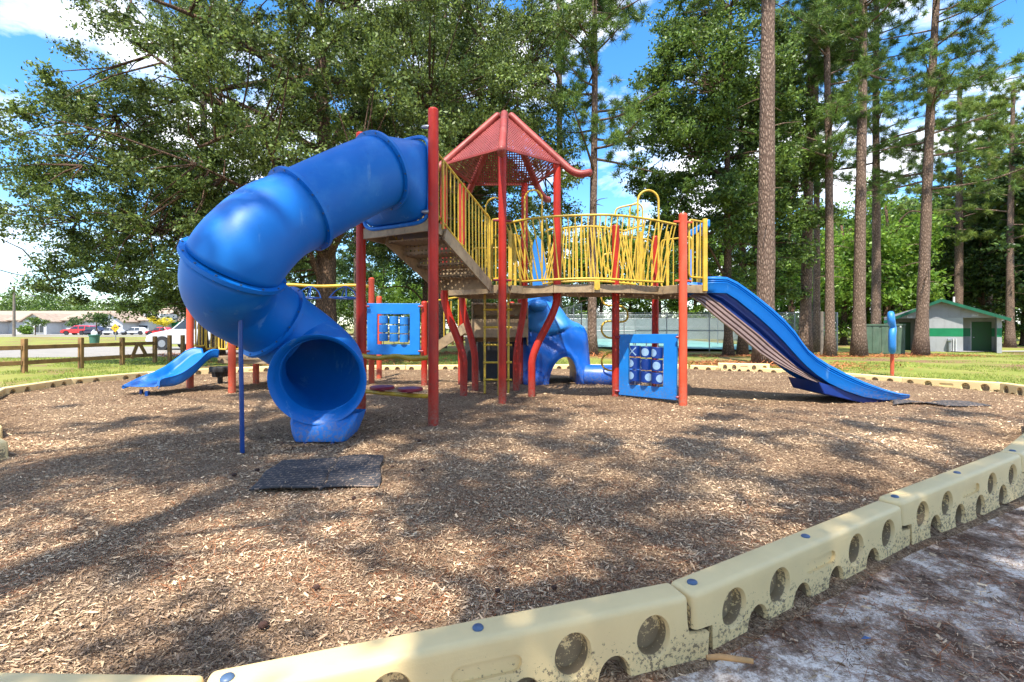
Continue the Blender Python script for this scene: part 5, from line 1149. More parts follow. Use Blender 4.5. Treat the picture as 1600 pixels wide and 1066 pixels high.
# taller entrance block behind
mb = MB(); x0, x1 = XB(170), XB(240); mb.add([(x0, Yb+6, 2.8), (x1, Yb+6, 2.8), (XB(205), Yb+12, 6.6), (x0, Yb+20, 2.8), (x1, Yb+20, 2.8)], [(0, 1, 2), (0, 2, 3), (1, 4, 2)]); mb.build('entrance_roof', M['roofing'], bd, smooth=False)
mb = MB(); mb.box((XB(213), Yb+2, 2.6), (XB(240), Yb+7, 4.3)); dm = mb.build('dormer', M['white'], bd, smooth=False)
for px in (220, 231): xx = XB(px); mb = MB(); mb.box((xx-.6, Yb+1.9, 3.2), (xx+.6, Yb+1.98, 3.9)); mb.build('window', M['glass'], dm, smooth=False)
b2 = thing('shop_building', 'low white building with a tan roof and green trim behind the white vehicle', 'building', (-60, 110, 0))
mb = MB(); mb.box((PX(240, 108), 108, -.3), (PX(330, 108), 118, 3.0)); mb.build('wall', M['white'], b2, smooth=False)
mb = MB(); x0, x1 = PX(238, 108), PX(335, 108); mb.add([(x0, 107, 2.9), (x1, 107, 2.9), (x1, 113, 4.6), (x0, 113, 4.6)], [(0, 1, 2, 3)]); mb.build('roof', M['roofing'], b2, smooth=False, solid=.2)
mb = MB(); mb.box((PX(268, 108), 106.8, 1.7), (PX(292, 108), 107.9, 2.5)); mb.build('awning', M['green_paint'], b2, smooth=False)
for px in (272, 282, 300): xx = PX(px, 108); mb = MB(); mb.box((xx-.6, 107.9, .2), (xx+.6, 107.95, 1.6)); mb.build('window', M['glass'], b2, smooth=False)

# utility pole with lamp arm, power lines, curve sign, bin
up_ = thing('utility_pole', 'grey wooden utility pole with a lamp arm on the far left', 'utility pole', (PX(22, 70), 70, 0))
mb = MB(); mb.tube([(PX(22, 70), 70, -.5), (PX(22, 70), 70, PZ(447, 70))], [.19, .13], 10); mb.build('pole', M['pole'], up_)
mb = MB(); mb.tube(spline([pt(23, 466, 70), pt(31, 462, 70), pt(42, 461, 70), pt(50, 462, 70)], 4), .05, 6); mb.box(tuple(pt(47, 463.5, 70)), tuple(pt(53, 461.5, 70)+Vector((0, .3, 0)))); mb.build('lamp_arm', M['grey_metal'], up_)
mb = MB(); mb.tube(spline([pt(-60, 400, 30), pt(0, 422, 34), pt(55, 434, 38), pt(150, 446, 48), pt(300, 462, 75)], 6), .035, 6, cap=False); mb.tube(spline([pt(-40, 440, 60), pt(22, 449, 70), pt(140, 470, 95)], 6), .03, 5, cap=False); o = mb.build('power_line', M['black'], None); setp(o, 'sagging black power line crossing the sky on the left', 'power line')
p2 = MB(); p2.tube([(PX(281.5, 80), 80, -.4), (PX(281.5, 80), 80, PZ(462, 80))], [.2, .15], 8); o = p2.build('utility_pole', M['pole'], None, org=(PX(281.5, 80), 80, 0)); setp(o, 'plain grey pole rising left of the tall faded red toddler post', 'utility pole')
Y = 48; x = PX(180, Y); sg = thing('curve_warning_sign', 'yellow diamond road sign with a black bend arrow', 'road sign', (x, Y, 0))
mb = MB(); mb.box((x-.03, Y+.03, -.1), (x+.03, Y+.08, 1.5)); mb.build('post', M['grey_metal'], sg, smooth=False)
zc = PZ(512.5, Y); r = .44; mb = MB(); mb.add([(x-r, Y, zc), (x, Y, zc-r), (x+r, Y, zc), (x, Y, zc+r)], [(0, 1, 2, 3)]); pn = mb.build('sign_plate', M['sign_yellow'], sg, smooth=False, solid=.01)
mb = MB(); mb.bar((x-.10, Y-.012, zc-.20), (x-.10, Y-.012, zc+.06), .055, .008, up=(0, 1, 0)); mb.bar((x-.127, Y-.012, zc+.06), (x+.10, Y-.012, zc+.06), .055, .008, up=(0, 1, 0)); mb.add([(x+.10, Y-.013, zc-.03), (x+.22, Y-.013, zc+.06), (x+.10, Y-.013, zc+.15)], [(0, 1, 2)]); mb.build('bend_arrow', M['black'], pn, smooth=False)
Y = 36; x = PX(147.5, Y); bn = thing('litter_bin', 'green slatted park bin with white litter on top beyond the fence', 'bin', (x, Y, 0))
mb = MB(); mb.tube([(x, Y, 0), (x, Y, .05), (x, Y, .62), (x, Y, .63), (x, Y, .72)], [.27, .28, .32, .37, .37], 20); mb.build('barrel', M['bin'], bn)
mb = MB(); mb.tube([(x-.05, Y, .70), (x-.08, Y, .9), (x-.02, Y, 1.08)], [.16, .14, .05], 8); mb.tube([(x+.12, Y, .70), (x+.14, Y, .85), (x+.10, Y, .98)], [.12, .10, .04], 8); mb.build('litter_bag', M['white'], bn)

# ================================================================== TENNIS COURT FENCE
def mesh_mat():
    m = mat('chain_link', (.30, .33, .33), .5, .05, 5); t = m.node_tree; K = t.links.new; out = t.nodes['Material Output']; b = t.nodes['Principled BSDF']
    tc = N(t, 'ShaderNodeTexCoord'); mpn = N(t, 'ShaderNodeMapping'); mpn.inputs['Rotation'].default_value = (0, rad(45), 0); mpn.inputs['Scale'].default_value = (14, 14, 14); K(tc.outputs['Object'], mpn.inputs['Vector'])
    fr = N(t, 'ShaderNodeVectorMath', operation='FRACTION'); K(mpn.outputs[0], fr.inputs[0]); sp = N(t, 'ShaderNodeSeparateXYZ'); K(fr.outputs[0], sp.inputs[0])
    l1 = N(t, 'ShaderNodeMath', operation='LESS_THAN'); l1.inputs[1].default_value = .13; K(sp.outputs[0], l1.inputs[0]); l2 = N(t, 'ShaderNodeMath', operation='LESS_THAN'); l2.inputs[1].default_value = .13; K(sp.outputs[2], l2.inputs[0])
    mxx = N(t, 'ShaderNodeMath', operation='MAXIMUM'); K(l1.outputs[0], mxx.inputs[0]); K(l2.outputs[0], mxx.inputs[1])
    tr = N(t, 'ShaderNodeBsdfTransparent'); ms = N(t, 'ShaderNodeMixShader'); K(mxx.outputs[0], ms.inputs[0]); K(tr.outputs[0], ms.inputs[1]); K(b.outputs[0], ms.inputs[2]); K(ms.outputs[0], out.inputs['Surface']); return m
M['link'] = mesh_mat()
def linkfence(label, a, b, z0, z1, step, posts=True, group='chain link court fences'):
    t = thing('chain_link_fence', label, 'fence', (*a, 0), group); a3 = Vector((*a, 0)); b3 = Vector((*b, 0)); n = int((b3-a3).length/step)
    mb = MB(); mb.add([a3+Vector((0, 0, z0)), b3+Vector((0, 0, z0)), b3+Vector((0, 0, z1)), a3+Vector((0, 0, z1))], [(0, 1, 2, 3)]); mb.build('mesh_panel', M['link'], t, smooth=False)
    for z in ((z0+z1)/2, z1): mb = MB(); mb.tube([a3+Vector((0, 0, z)), b3+Vector((0, 0, z))], .03, 6); mb.build('rail', M['grey_metal'], t)
    for i in range(n+1):
        p = a3.lerp(b3, i/n); mb = MB(); mb.tube([p+Vector((0, 0, z0-.2)), p+Vector((0, 0, z1+.05))], .04, 6); mb.build('post', M['grey_metal'], t)
linkfence('chain link fence along the near side of the tennis court', (4.8, 33.2), (22.5, 33.2), -.2, 2.25, 2.9)
linkfence('chain link fence across the middle of the tennis courts', (4.0, 46), (26, 46), -.2, 2.1, 3)
linkfence('chain link fence on the far side of the tennis courts', (3.5, 61), (31, 61), -.2, 2.9, 3)
linkfence('chain link fence closing the left end of the court', (4.8, 33.2), (3.5, 61), -.2, 2.9, 3)
ws_ = MB(); ws_.box((4.2, 61.2, -.2), (33, 61.3, 2.4)); o = ws_.build('windscreen_panel', mat('grey_windscreen', (.20, .25, .25), .8, .1, 1), None, smooth=False, org=(18, 61, 0)); setp(o, 'grey fabric windscreen hung on the far court fence', 'windscreen')
nt_ = thing('court_bench', 'low bench beside the tennis court seen left of the blue game panel', 'bench', (9.0, 38, 0))
mb = MB(); mb.box((8.2, 37.9, .30), (9.8, 38.2, .36)); mb.build('seat', M['grey_metal'], nt_, smooth=False)
for xx in (8.4, 9.6): mb = MB(); mb.box((xx, 37.95, -.1), (xx+.07, 38.15, .30)); mb.build('leg', M['grey_metal'], nt_, smooth=False)
pl_ = MB(); pl_.cyl((PX(1284, 27), 27, -.5), (PX(1284, 27), 27, PZ(487, 27)), .09, 10); o = pl_.build('metal_pole', M['pole'], None, org=(PX(1284, 27), 27, 0)); setp(o, 'short dark metal pole between two pines right of the slide', 'pole')

M['barge'] = mat('dull_green_trim', (0.0, 0.10, 0.05), .6, .15, 2)
# ================================================================== RESTROOM HUT
Yh = 32.5; zg = -.40; hx = lambda px: PX(px, Yh); hz = lambda py: PZ(py, Yh)
hut = thing('restroom_hut', 'grey blockwork restroom hut with green stripe, green doors and low gable', 'building', (hx(1480), Yh, zg))
x0, x1 = hx(1383), hx(1561); zt = hz(497)
def hb_(name, a, b, m, par=hut, bev=0): mb = MB(); mb.box(a, b); return mb.build(name, m, par, smooth=False, bevel=bev)
xa, xb, xc, xd = hx(1383), hx(1430), hx(1504.5), hx(1554)     # left recess ends, centre wall, right recess
dpt = 7.0; ins_ = 2.4
hb_('wall', (xb, Yh, zg-.3), (xc, Yh+ins_, zt), M['block']); hb_('wall', (xd, Yh, zg-.3), (x1, Yh+dpt, zt), M['block']); hb_('wall', (xa-.35, Yh, zg-.3), (xa, Yh+dpt, zt), M['block'])
hb_('wall', (xa, Yh+ins_+.003, zg-.3), (xd, Yh+dpt, zt), M['block'])
zs0, zs1 = hz(526), hz(513)
hb_('green_stripe', (xb-.003, Yh-.006, zs0), (xc+.003, Yh-.002, zs1), M['green_paint']); hb_('green_stripe', (xd-.006, Yh-.006, zs0), (x1+.006, Yh-.002, zs1), M['green_paint']); hb_('green_stripe', (xc+.01, Yh+ins_-.004, zs0), (xd-.01, Yh+ins_-.001, zs1), M['green_paint'])
for (px0, px1) in ((1518.5, 1549), (1398, 1418)):
    d = hb_('door', (hx(px0), Yh+ins_-.05, zg), (hx(px1), Yh+ins_-.01, hz(503)), M['dark_green']); hb_('door_frame', (hx(px0)-.06, Yh+ins_-.02, zg), (hx(px0)-.002, Yh+ins_-.006, hz(503)), M['grey_metal'], d); hb_('handle', (hx(px0)+.10, Yh+ins_-.09, zg+.95), (hx(px0)+.20, Yh+ins_-.052, zg+1.0), M['grey_metal'], d)
hb_('lintel', (xa-.36, Yh-.01, zt), (x1+.01, Yh+dpt, zt+.06), M['siding'])
rx = hx(1471); rz = hz(467.5)
mb = MB(); mb.add([(xa-.36, Yh, zt+.06), (x1+.01, Yh, zt+.06), (x1+.2, Yh, zt+.06), (rx, Yh, rz-.12), (xa-.5, Yh, zt+.06), (xa-.5, Yh+dpt, zt+.06), (x1+.2, Yh+dpt, zt+.06), (rx, Yh+dpt, rz-.12)], [(4, 2, 3), (5, 7, 6), (4, 3, 7, 5), (2, 6, 7, 3)])
gb = mb.build('gable', M['siding'], hut, smooth=False)
mb = MB()
for i in range(46):
    xx = xa-.3 + (x1-xa+.5)*i/45; h_ = (rz-.14-zt-.06)*(1-abs(xx-rx)/max(rx-xa+.5, x1+.2-rx))
    if h_ > .08: mb.box((xx, Yh-.012, zt+.07), (xx+.02, Yh-.001, zt+.07+h_*.92))
mb.build('siding_batten', M['siding'], gb, smooth=False)
el = (hx(1375), hz(501.5)); er = (hx(1573), hz(499))
mb = MB()
for (ex_, ez) in (el, er): mb.add([(ex_, Yh-.6, ez), (rx, Yh-.6, rz), (rx, Yh+dpt+.5, rz), (ex_, Yh+dpt+.5, ez)], [(0, 1, 2, 3)])
rf = mb.build('roof', M['roofing'], hut, smooth=False, solid=.05)
mb = MB()
for (ex_, ez) in (el, er): mb.bar((ex_, Yh-.62, ez-.08), (rx, Yh-.62, rz-.08), .04, .20)
mb.build('bargeboard', M['barge'], rf, smooth=False)
mb = MB(); mb.cyl((hx(1491), Yh+3, rz-.3), (hx(1491), Yh+3, rz+.25), .08, 12); mb.build('vent_pipe', M['white'], rf)
hb_('drinking_fountain', (hx(1482), Yh-.35, zg), (hx(1485.5), Yh-.02, hz(531)), M['grey_metal'], bev=.03); mb = MB(); mb.box((hx(1480), Yh-.45, hz(534)), (hx(1487), Yh-.02, hz(529))); mb.build('fountain_basin', M['grey_metal'], hut, smooth=False, bevel=.05)
hb_('downpipe', (hx(1489), Yh-.12, zg), (hx(1490.5), Yh-.02, hz(529)), M['white']); hb_('downpipe', (hx(1493), Yh-.14, zg), (hx(1494.6), Yh-.02, hz(529)), M['white'])
for (px, txt, py) in ((1419, 'MEN', 494.5), (1522.5, 'WOMEN', 493)):
    w_ = .19 if txt == 'MEN' else .22; c = Vector((hx(px), Yh-.03, hz(py)))
    s_ = hb_('door_sign', (c.x-w_, Yh-.03, c.z-.075), (c.x+w_, Yh-.012, c.z+.075), M['white'], hut)
    cu = bpy.data.curves.new('t', 'FONT'); cu.body = txt; cu.size = .12; cu.align_x = 'CENTER'; cu.align_y = 'CENTER'; to = bpy.data.objects.new('t', cu); C.objects.link(to)
    me = bpy.data.meshes.new_from_object(to.evaluated_get(bpy.context.evaluated_depsgraph_get())); bpy.data.objects.remove(to)
    me.transform(Matrix.Translation(c+Vector((0, -.004, 0))-ORG[hut.name]) @ Matrix.Rotation(rad(90), 4, 'X')); me.materials.clear(); me.materials.append(M['navy']); link('sign_lettering', me, s_)
hut.rotation_euler = (0, 0, -math.atan2(hx(1480), Yh)); hut.scale = (.74, .74, 1)
# green utility cabinets
cb = thing('utility_cabinet', 'dull green metal cabinet with ribbed doors standing left of the hut', 'cabinet', (PX(1382, 28), 28, -.35))
mb = MB(); mb.box((PX(1351, 28), 28, -.5), (PX(1413.5, 28), 29.3, PZ(509, 28))); mb.build('box', M['cabinet'], cb, smooth=False, bevel=.02)
for px in (1351.5, 1363, 1377, 1392, 1402): mb = MB(); mb.box((PX(px, 28)+.02, 27.96, -.28), (PX(px, 28)+.38, 27.997, PZ(511, 28))); mb.build('door', M['cabinet'], cb, smooth=False, bevel=.01)
mb = MB(); mb.box((PX(1349, 28), 27.93, PZ(509, 28)), (PX(1415, 28), 29.35, PZ(506.5, 28))); mb.build('lid', M['cabinet'], cb, smooth=False)
mb = MB(); mb.box((PX(1405.5, 28), 27.94, PZ(512, 28)), (PX(1408, 28), 27.957, PZ(507.8, 28)-.05)); mb.build('warning_label', M['white'], cb, smooth=False); cb.rotation_euler = (0, 0, -math.atan2(PX(1382, 28), 28)); cb.scale = (.79, .79, 1)
# ================================================================== TREES
def leaf_cloud(centers, rad_, per, size, seed, flat=.6, asp=.5, updown=.35):
    """leaf-sized rhombs scattered round the clump centres"""
    r = RS(seed); nC = len(centers); k = np.repeat(np.arange(nC), per); n = len(k); c = np.asarray(centers)[k]
    R_ = (np.asarray(rad_)[k] if hasattr(rad_, '__len__') else np.full(n, rad_))[:, None]
    off = r.normal(0, 1, (n, 3)); off /= np.maximum(np.linalg.norm(off, axis=1), 1e-6)[:, None]; off *= (r.rand(n, 1)**.5) * R_ ; off[:, 2] *= flat
    # sprays: leaves gather on little twigs inside each clump
    tw = r.normal(0, 1, (nC*9, 3)); tw /= np.linalg.norm(tw, axis=1)[:, None]; tk = k*9 + r.randint(0, 9, n); t = r.rand(n, 1)**.7
    twv = tw[tk]*R_*t; twv[:, 2] *= flat; off = np.where(r.rand(n, 1) < .72, twv + off*.24, off)
    p = c + off
    nrm = r.normal(0, 1, (n, 3)); nrm[:, 2] += updown; nrm /= np.linalg.norm(nrm, axis=1)[:, None]
    a = r.normal(0, 1, (n, 3)); u = np.cross(nrm, a); u /= np.maximum(np.linalg.norm(u, axis=1), 1e-6)[:, None]; v = np.cross(nrm, u)
    s = size * r.uniform(.55, 1.25, (n, 1)); V = np.empty((n, 4, 3)); V[:, 0] = p - u*s*.5; V[:, 1] = p + v*s*.5*asp - nrm*s*.06; V[:, 2] = p + u*s*.5; V[:, 3] = p - v*s*.5*asp - nrm*s*.06
    return V.reshape(-1, 3), np.arange(n*4).reshape(n, 4)
def trunk_pts(x, y, z0, h, lean, r, wob=.15, n=14):
    pts = []; ph = r.uniform(0, 6)
    for i in range(n+1):
        t = i/n; pts.append(Vector((x + lean[0]*t + wob*math.sin(t*5+ph)*t, y + lean[1]*t + wob*math.cos(t*4+ph)*t, z0-.2 + (h+.2)*t)))
    return pts
def flare(n, r0, top=.35):
    rs = []
    for i in range(n+1):
        t = i/n; rs.append(r0*((1-t)*1 + t*top) * (1 + .55*math.exp(-t*30)) * (1 + .045*math.sin(i*2.7+r0*40)))
    return rs
def broadleaf(label, x, y, cen, rx, ry, rz, leaf, tr=.3, nclump=170, per=340, size=.13, crad=(.5, 1.0), seed=1, h=None, lean=(0, 0), group=None, limbs=12, cut=None, z0=None, barkm='oak_bark', crown0=.35, org=None, name='broadleaf_tree', twigs=True):
    r = random.Random(seed); R_ = RS(seed); z0 = gz(x, y) if z0 is None else z0; h = h or cen[2]+rz*.7
    t = thing(name, label, 'tree', (x, y, z0), group)
    tp = trunk_pts(x, y, z0, h-z0, lean, r); mb = MB(); mb.tube(tp, flare(14, tr), 12)
    lm = []; anchor = []
    for i in range(limbs):
        a = 2*math.pi*i/limbs + r.uniform(-.3, .3); f = crown0 + (1-crown0)*r.random()*.8; p0 = tp[min(13, int(f*14))]
        e = Vector((cen[0]+rx*.82*math.cos(a)*r.uniform(.6, 1), cen[1]+ry*.82*math.sin(a)*r.uniform(.6, 1), max(p0.z*.7+cen[2]*.3 + r.uniform(-.5, .6)*rz*.7, z0+2.0)))
        m_ = p0.lerp(e, .5) + Vector((r.uniform(-.6, .6), r.uniform(-.6, .6), r.uniform(.1, .9)))
        pl = spline([p0, m_, e], 6); lm.append(pl); anchor += [(q, i) for q in pl]
        mb.tube(pl, [tr*.36*(1-.82*k/(len(pl)-1)) for k in range(len(pl))], 7)
    anchor += [(q, -1) for q in tp[int(14*crown0):]]
    cs = []; rr = []; tries = 0
    ph = [r.uniform(0, 6) for _ in range(6)]
    while len(cs) < nclump and tries < nclump*60:
        tries += 1; u = R_.normal(0, 1, 3); u /= np.linalg.norm(u); q = R_.rand()**.38
        p = np.array(cen) + u*q*np.array([rx, ry, rz])*(1+.16*math.sin(u[0]*5+ph[0])*math.sin(u[2]*6+ph[1]))
        dens = math.sin(p[0]*1.1+ph[2])*math.sin(p[1]*1.0+ph[3])*math.sin(p[2]*1.35+ph[4])
        if dens < -.16 or p[2] < z0+1.2 or (cut and not cut(p)): continue
        cs.append(p); rr.append(R_.uniform(*crad))
    if twigs:
        A_ = np.array([tuple(q) for q, _ in anchor])
        for p in cs:
            d = np.linalg.norm(A_-p, axis=1) + .35*np.abs(A_[:, 2]-p[2]); q = Vector(A_[int(np.argmin(d))]); pv_ = Vector(p); m_ = q.lerp(pv_, .5)+Vector((r.uniform(-.2, .2), r.uniform(-.2, .2), r.uniform(-.1, .3)))
            if (pv_-q).length < .2: continue
            mb.tube([q, m_, pv_], [.035, .02, .008], 4, cap=False)
    mb.build('trunk', M[barkm], t, auto=0)
    V, Fq = leaf_cloud(cs, rr, per, size, seed+7); np_mesh('crown', V, Fq, leaf, t)
    return t
def needle_tufts(cs, rad_, per, ln, wd, seed):
    r = RS(seed); n = len(cs)*per; c = np.repeat(np.asarray(cs), per, axis=0); d = r.normal(0, 1, (n, 3)); d[:, 2] += .25; d /= np.linalg.norm(d, axis=1)[:, None]
    base = c + d*r.uniform(0, .35, (n, 1))*rad_ + r.normal(0, rad_*.35, (n, 3)); tip = base + d*ln*r.uniform(.6, 1.2, (n, 1)); s = np.cross(d, r.normal(0, 1, (n, 3))); s /= np.maximum(np.linalg.norm(s, axis=1), 1e-6)[:, None]; s *= wd*.5
    V = np.stack([base-s, base+s, tip], 1); return V.reshape(-1, 3), np.arange(n*3).reshape(n, 3)
def pine(label, x, y, tr, h, crown0, topx=0.0, topy=0.0, nb=44, blen=3.4, per=60, seed=1, group='tall pines around the play area', needle=None, stubs=10, tufts=9, z0=None, nwid=.028, nlen=.30, name='pine_tree'):
    r = random.Random(seed); z0 = gz(x, y) if z0 is None else z0; t = thing(name, label, 'tree', (x, y, z0), group)
    tp = trunk_pts(x, y, z0, h, (topx, topy), r, .12, 18); mb = MB(); mb.tube(tp, flare(18, tr, .42), 14)
    def tat(z):
        f = (z-z0+.2)/(h+.2)*18; i = max(0, min(17, int(f))); return tp[i].lerp(tp[i+1], min(1, max(0, f-i)))
    cs = []
    for i in range(nb):
        f = i/nb; z = z0 + crown0 + (h-crown0)*f**.9*.98; p0 = tat(z); a = r.uniform(0, 2*math.pi); L_ = blen*(1-.55*f)*r.uniform(.55, 1.15)
        d = Vector((math.cos(a), math.sin(a), 0)); e = p0 + d*L_ + Vector((0, 0, L_*r.uniform(-.08, .45))); m_ = p0.lerp(e, .5) + Vector((0, 0, -.10*L_*r.uniform(-.6, 1.2)))
        pl = spline([p0, m_, e], 5); mb.tube(pl, [.055*(1-.75*k/(len(pl)-1))*(1.2-f*.5) for k in range(len(pl))], 6)
        for k in range(tufts):
            u = r.uniform(.30, 1.0); q = pl[min(len(pl)-1, int(u*(len(pl)-1)))]; o_ = Vector((r.gauss(0, 1), r.gauss(0, 1), r.gauss(.25, .6)))*.38*(1.2-.3*f)*r.uniform(.5, 1.3); w = q+o_
            if k % 2 == 0: mb.tube([q, w], [.014, .006], 4, cap=False)
            cs.append(tuple(w)); cs.append(tuple(w+Vector((r.gauss(0,.16), r.gauss(0,.16), r.gauss(0,.12)))))
        cs.append(tuple(e))
    for i in range(stubs):
        z = z0 + crown0*r.uniform(.35, 1.0); p0 = tat(z); a = r.uniform(0, 2*math.pi); L_ = r.uniform(.3, 1.4); d = Vector((math.cos(a), math.sin(a), r.uniform(-.2, .25))); mb.tube([p0, p0+d*L_*.5, p0+d*L_+Vector((0, 0, -.1*L_))], [.03, .018, .006], 5, cap=False)
    mb.build('trunk', M['pine_bark'], t, auto=0)
    V, Fq = needle_tufts(cs, .13, per, nlen, nwid, seed+3); np_mesh('crown', V, Fq, needle or M['needle'], t)
    return t
def tx(px_top, px_base, Y, h):   # sideways lean so that the trunk passes (px_top, y=0)
    zt = PZ(0, Y); return (PX(px_top, Y)-PX(px_base, Y)) * h/(zt - gz(PX(px_base, Y), Y))

# --- foreground / middle pines with trunks we can trace
def P1(label, pb, Y, pt_, w, h, c0, **k):
    x = PX(pb, Y); return pine(label, x, Y, w*Y/F/2, h, c0, topx=tx(pt_, pb, Y, h), **k)
P1('thickest pine trunk, pale plated bark, directly behind the blue wave slide', 1194, 15.9, 1203, 28, 22, 12.6, seed=11, blen=3.0)
P1('dark pine leaning slightly right, second trunk right of the thick one', 1257, 27.0, 1271, 17, 27, 14.5, seed=12, blen=3.2)
P1('slim dark pine just behind the leaning dark pine', 1275, 32.0, 1277, 11, 25, 10, seed=13, blen=2.8)
P1('straight slim pine with short side limbs in the middle of the right-hand row', 1297, 24.5, 1291, 13.5, 24, 9.5, seed=14, blen=2.6, nb=30)
P1('straight tall pine whose trunk foots just left of the green cabinet', 1342, 24.5, 1347, 17.5, 25, 14.5, seed=15, blen=3.2)
P1('pine with pale lower bark right behind the green cabinet', 1368, 29.5, 1371, 13.5, 25, 10.5, seed=16, blen=3.4)
P1('pine crossing the front of the restroom hut, leaning right', 1438, 26.0, 1463, 17, 23, 9.0, seed=17, blen=5.0, nb=38, tufts=12)
P1('pine rising behind the hut roof', 1496, 44, 1502, 13, 24, 9.5, seed=18, blen=5.0, needle=M['needle_y'], nb=40, tufts=12, nwid=.035)
P1('pine near the right edge of the photo behind the hut', 1578, 40, 1583, 11, 22, 9.0, seed=19, blen=4.5, needle=M['needle_y'], nb=40, tufts=12, nwid=.035)
P1('pine standing right of centre seen above the bowed yellow railing', 925, 21.5, 928, 14, 21, 8.3, seed=20, blen=3.6, nb=34)
P1('dark pine behind the pointed roof, left of the one over the railing', 871, 25, 876, 12.5, 26, 14, seed=21, blen=3.2)
P1('reddish pine trunk half hidden in the oak branches on the left', 317, 22, 316, 13, 22, 11, seed=22, blen=4.5)
P1('pine behind the big oak, showing above the tube slide', 560, 27, 552, 12, 24, 10.5, seed=23, blen=4.2, needle=M['needle_y'], nb=44, tufts=12)
P1('pine behind the oak above the pointed roof', 690, 29, 694, 12, 25, 10, seed=24, blen=4.5, needle=M['needle_y'], nb=44, tufts=12)
P1('thin pine far behind the hut on the right', 1545, 50, 1548, 9, 24, 8, seed=25, blen=4.5, nwid=.04)

FEET = [(PX(a, b), b) for a, b in ((1194,15.9),(1257,27),(1297,24.5),(1342,24.5),(1438,26),(1368,29.5),(925,21.5),(1138,25),(1160,26.5),(871,25))] + [(-6.7,17.2),(-13.2,21.5),(-1.6,22.5)]
def near_foot(x, y):
    r = RS(4); w = np.zeros(x.shape)
    for a, b in FEET: w = np.maximum(w, np.exp(-((x-a)**2/5.0+(y-b)**2/2.2)))
    return (r.rand(*x.shape) < w*1.2) & (~inside(x, y))
chips('pine_straw_litter', 45000, -18, 32, 13, 32, .07, .20, .10, M['straw'], 71, near_foot, tilt=.4, ypow=1.0, hfun=lambda x, y: np_gz(x, y)+.012)
# --- big oaks
broadleaf('massive spreading oak with reddish trunk behind the tube slide', -6.7, 17.2, (-7.6, 16.2, 8.8), 8.4, 5.0, 6.6, M['leaf_oak'], tr=.40, nclump=440, per=500, size=.113, crad=(.38, .95), seed=31, h=13, limbs=16, crown0=.22, cut=lambda p: p[2] > 2.6 + max(0, (p[0]+9.0)*.42) and not (p[0] < -12.5 and p[2] > 10.2))
broadleaf('low sweeping oak at the left whose boughs hang over the fence', -13.2, 21.5, (-12.2, 17.0, 5.1), 5.4, 3.6, 4.2, M['leaf_oak'], tr=.26, nclump=270, per=380, size=.113, crad=(.4, .9), seed=32, h=9, limbs=12, crown0=.2, cut=lambda p: p[2] > 1.75)
broadleaf('bushy oak filling the middle behind the pointed roof', -1.6, 22.5, (-2.4, 21.0, 10.2), 5.6, 4.0, 7.2, M['leaf_oak'], tr=.3, nclump=350, per=400, size=.14, crad=(.55, 1.1), seed=33, h=15, limbs=14, crown0=.2, cut=lambda p: p[2] > 4.2)
broadleaf('dark-stemmed oak seen between the tube slide and the red posts', -4.4, 24.5, (-4.2, 24.5, 8.0), 4.8, 3.5, 6.0, M['leaf_dark'], tr=.16, nclump=190, per=260, size=.15, crad=(.6, 1.2), seed=34, h=12, limbs=12, crown0=.15, cut=lambda p: p[2] > 3.5)
# --- sweetgums right of the railing
broadleaf('tall dense sweetgum behind the right end of the play structure', PX(1138, 25), 25.0, (PX(1112, 25), 25.0, 11.2), 4.3, 3.2, 9.2, M['leaf_gum'], tr=.22, nclump=380, per=300, size=.19, crad=(.55, 1.1), seed=35, h=18, limbs=16, crown0=.18, cut=lambda p: p[2] > 2.9)
broadleaf('slimmer sweetgum just behind the thick pine trunk', PX(1160, 26.5), 26.5, (PX(1212, 27), 27, 10.0), 2.7, 2.6, 8.4, M['leaf_gum'], tr=.24, nclump=210, per=280, size=.19, crad=(.5, 1.1), seed=36, h=17, limbs=12, crown0=.2, cut=lambda p: p[2] > 2.4)

# --- forest behind: three prototypes, copied
def proto(seed, leaf, h, rx, n, per, size, bk='oak_bark', c0=.15):
    return broadleaf('x', 0, 0, (0, 0, h*.55), rx, rx, h*.47, leaf, tr=.2, nclump=n, per=per, size=size, crad=(.7, 1.4), seed=seed, h=h*.9, limbs=9, crown0=c0, z0=0, twigs=False, name='forest_tree')
PR_ = [proto(51, M['leaf_light'], 9.5, 3.1, 90, 170, .26), proto(52, M['leaf_gum'], 13, 3.4, 110, 170, .28), proto(53, M['leaf_dark'], 14.5, 3.6, 110, 170, .30), proto(54, M['leaf_light'], 13, 3.6, 100, 170, .30)]
used = set()
def fcopy(kind, px, Y, s=1.0, label='', group='trees of the wood behind the lawn', rot=None, zs=1.0):
    src = PR_[kind]; s = s*(1.4 if px > 700 and Y < 85 else 1.0)*(1.25 if 880 < px < 1140 else 1.0); x = PX(px, Y); z = gz(x, Y)
    if kind in used:
        o = src.copy(); C.objects.link(o)
        for ch in src.children:
            c = ch.copy(); C.objects.link(c); c.parent = o
    else: o = src; used.add(kind)
    o.location = (x, Y, z-.05); o.rotation_euler = (0, 0, rot if rot is not None else (px*1.7) % 6.28); o.scale = (s, s, s*zs); setp(o, label, 'tree', group); return o
W_ = 'wood tree '
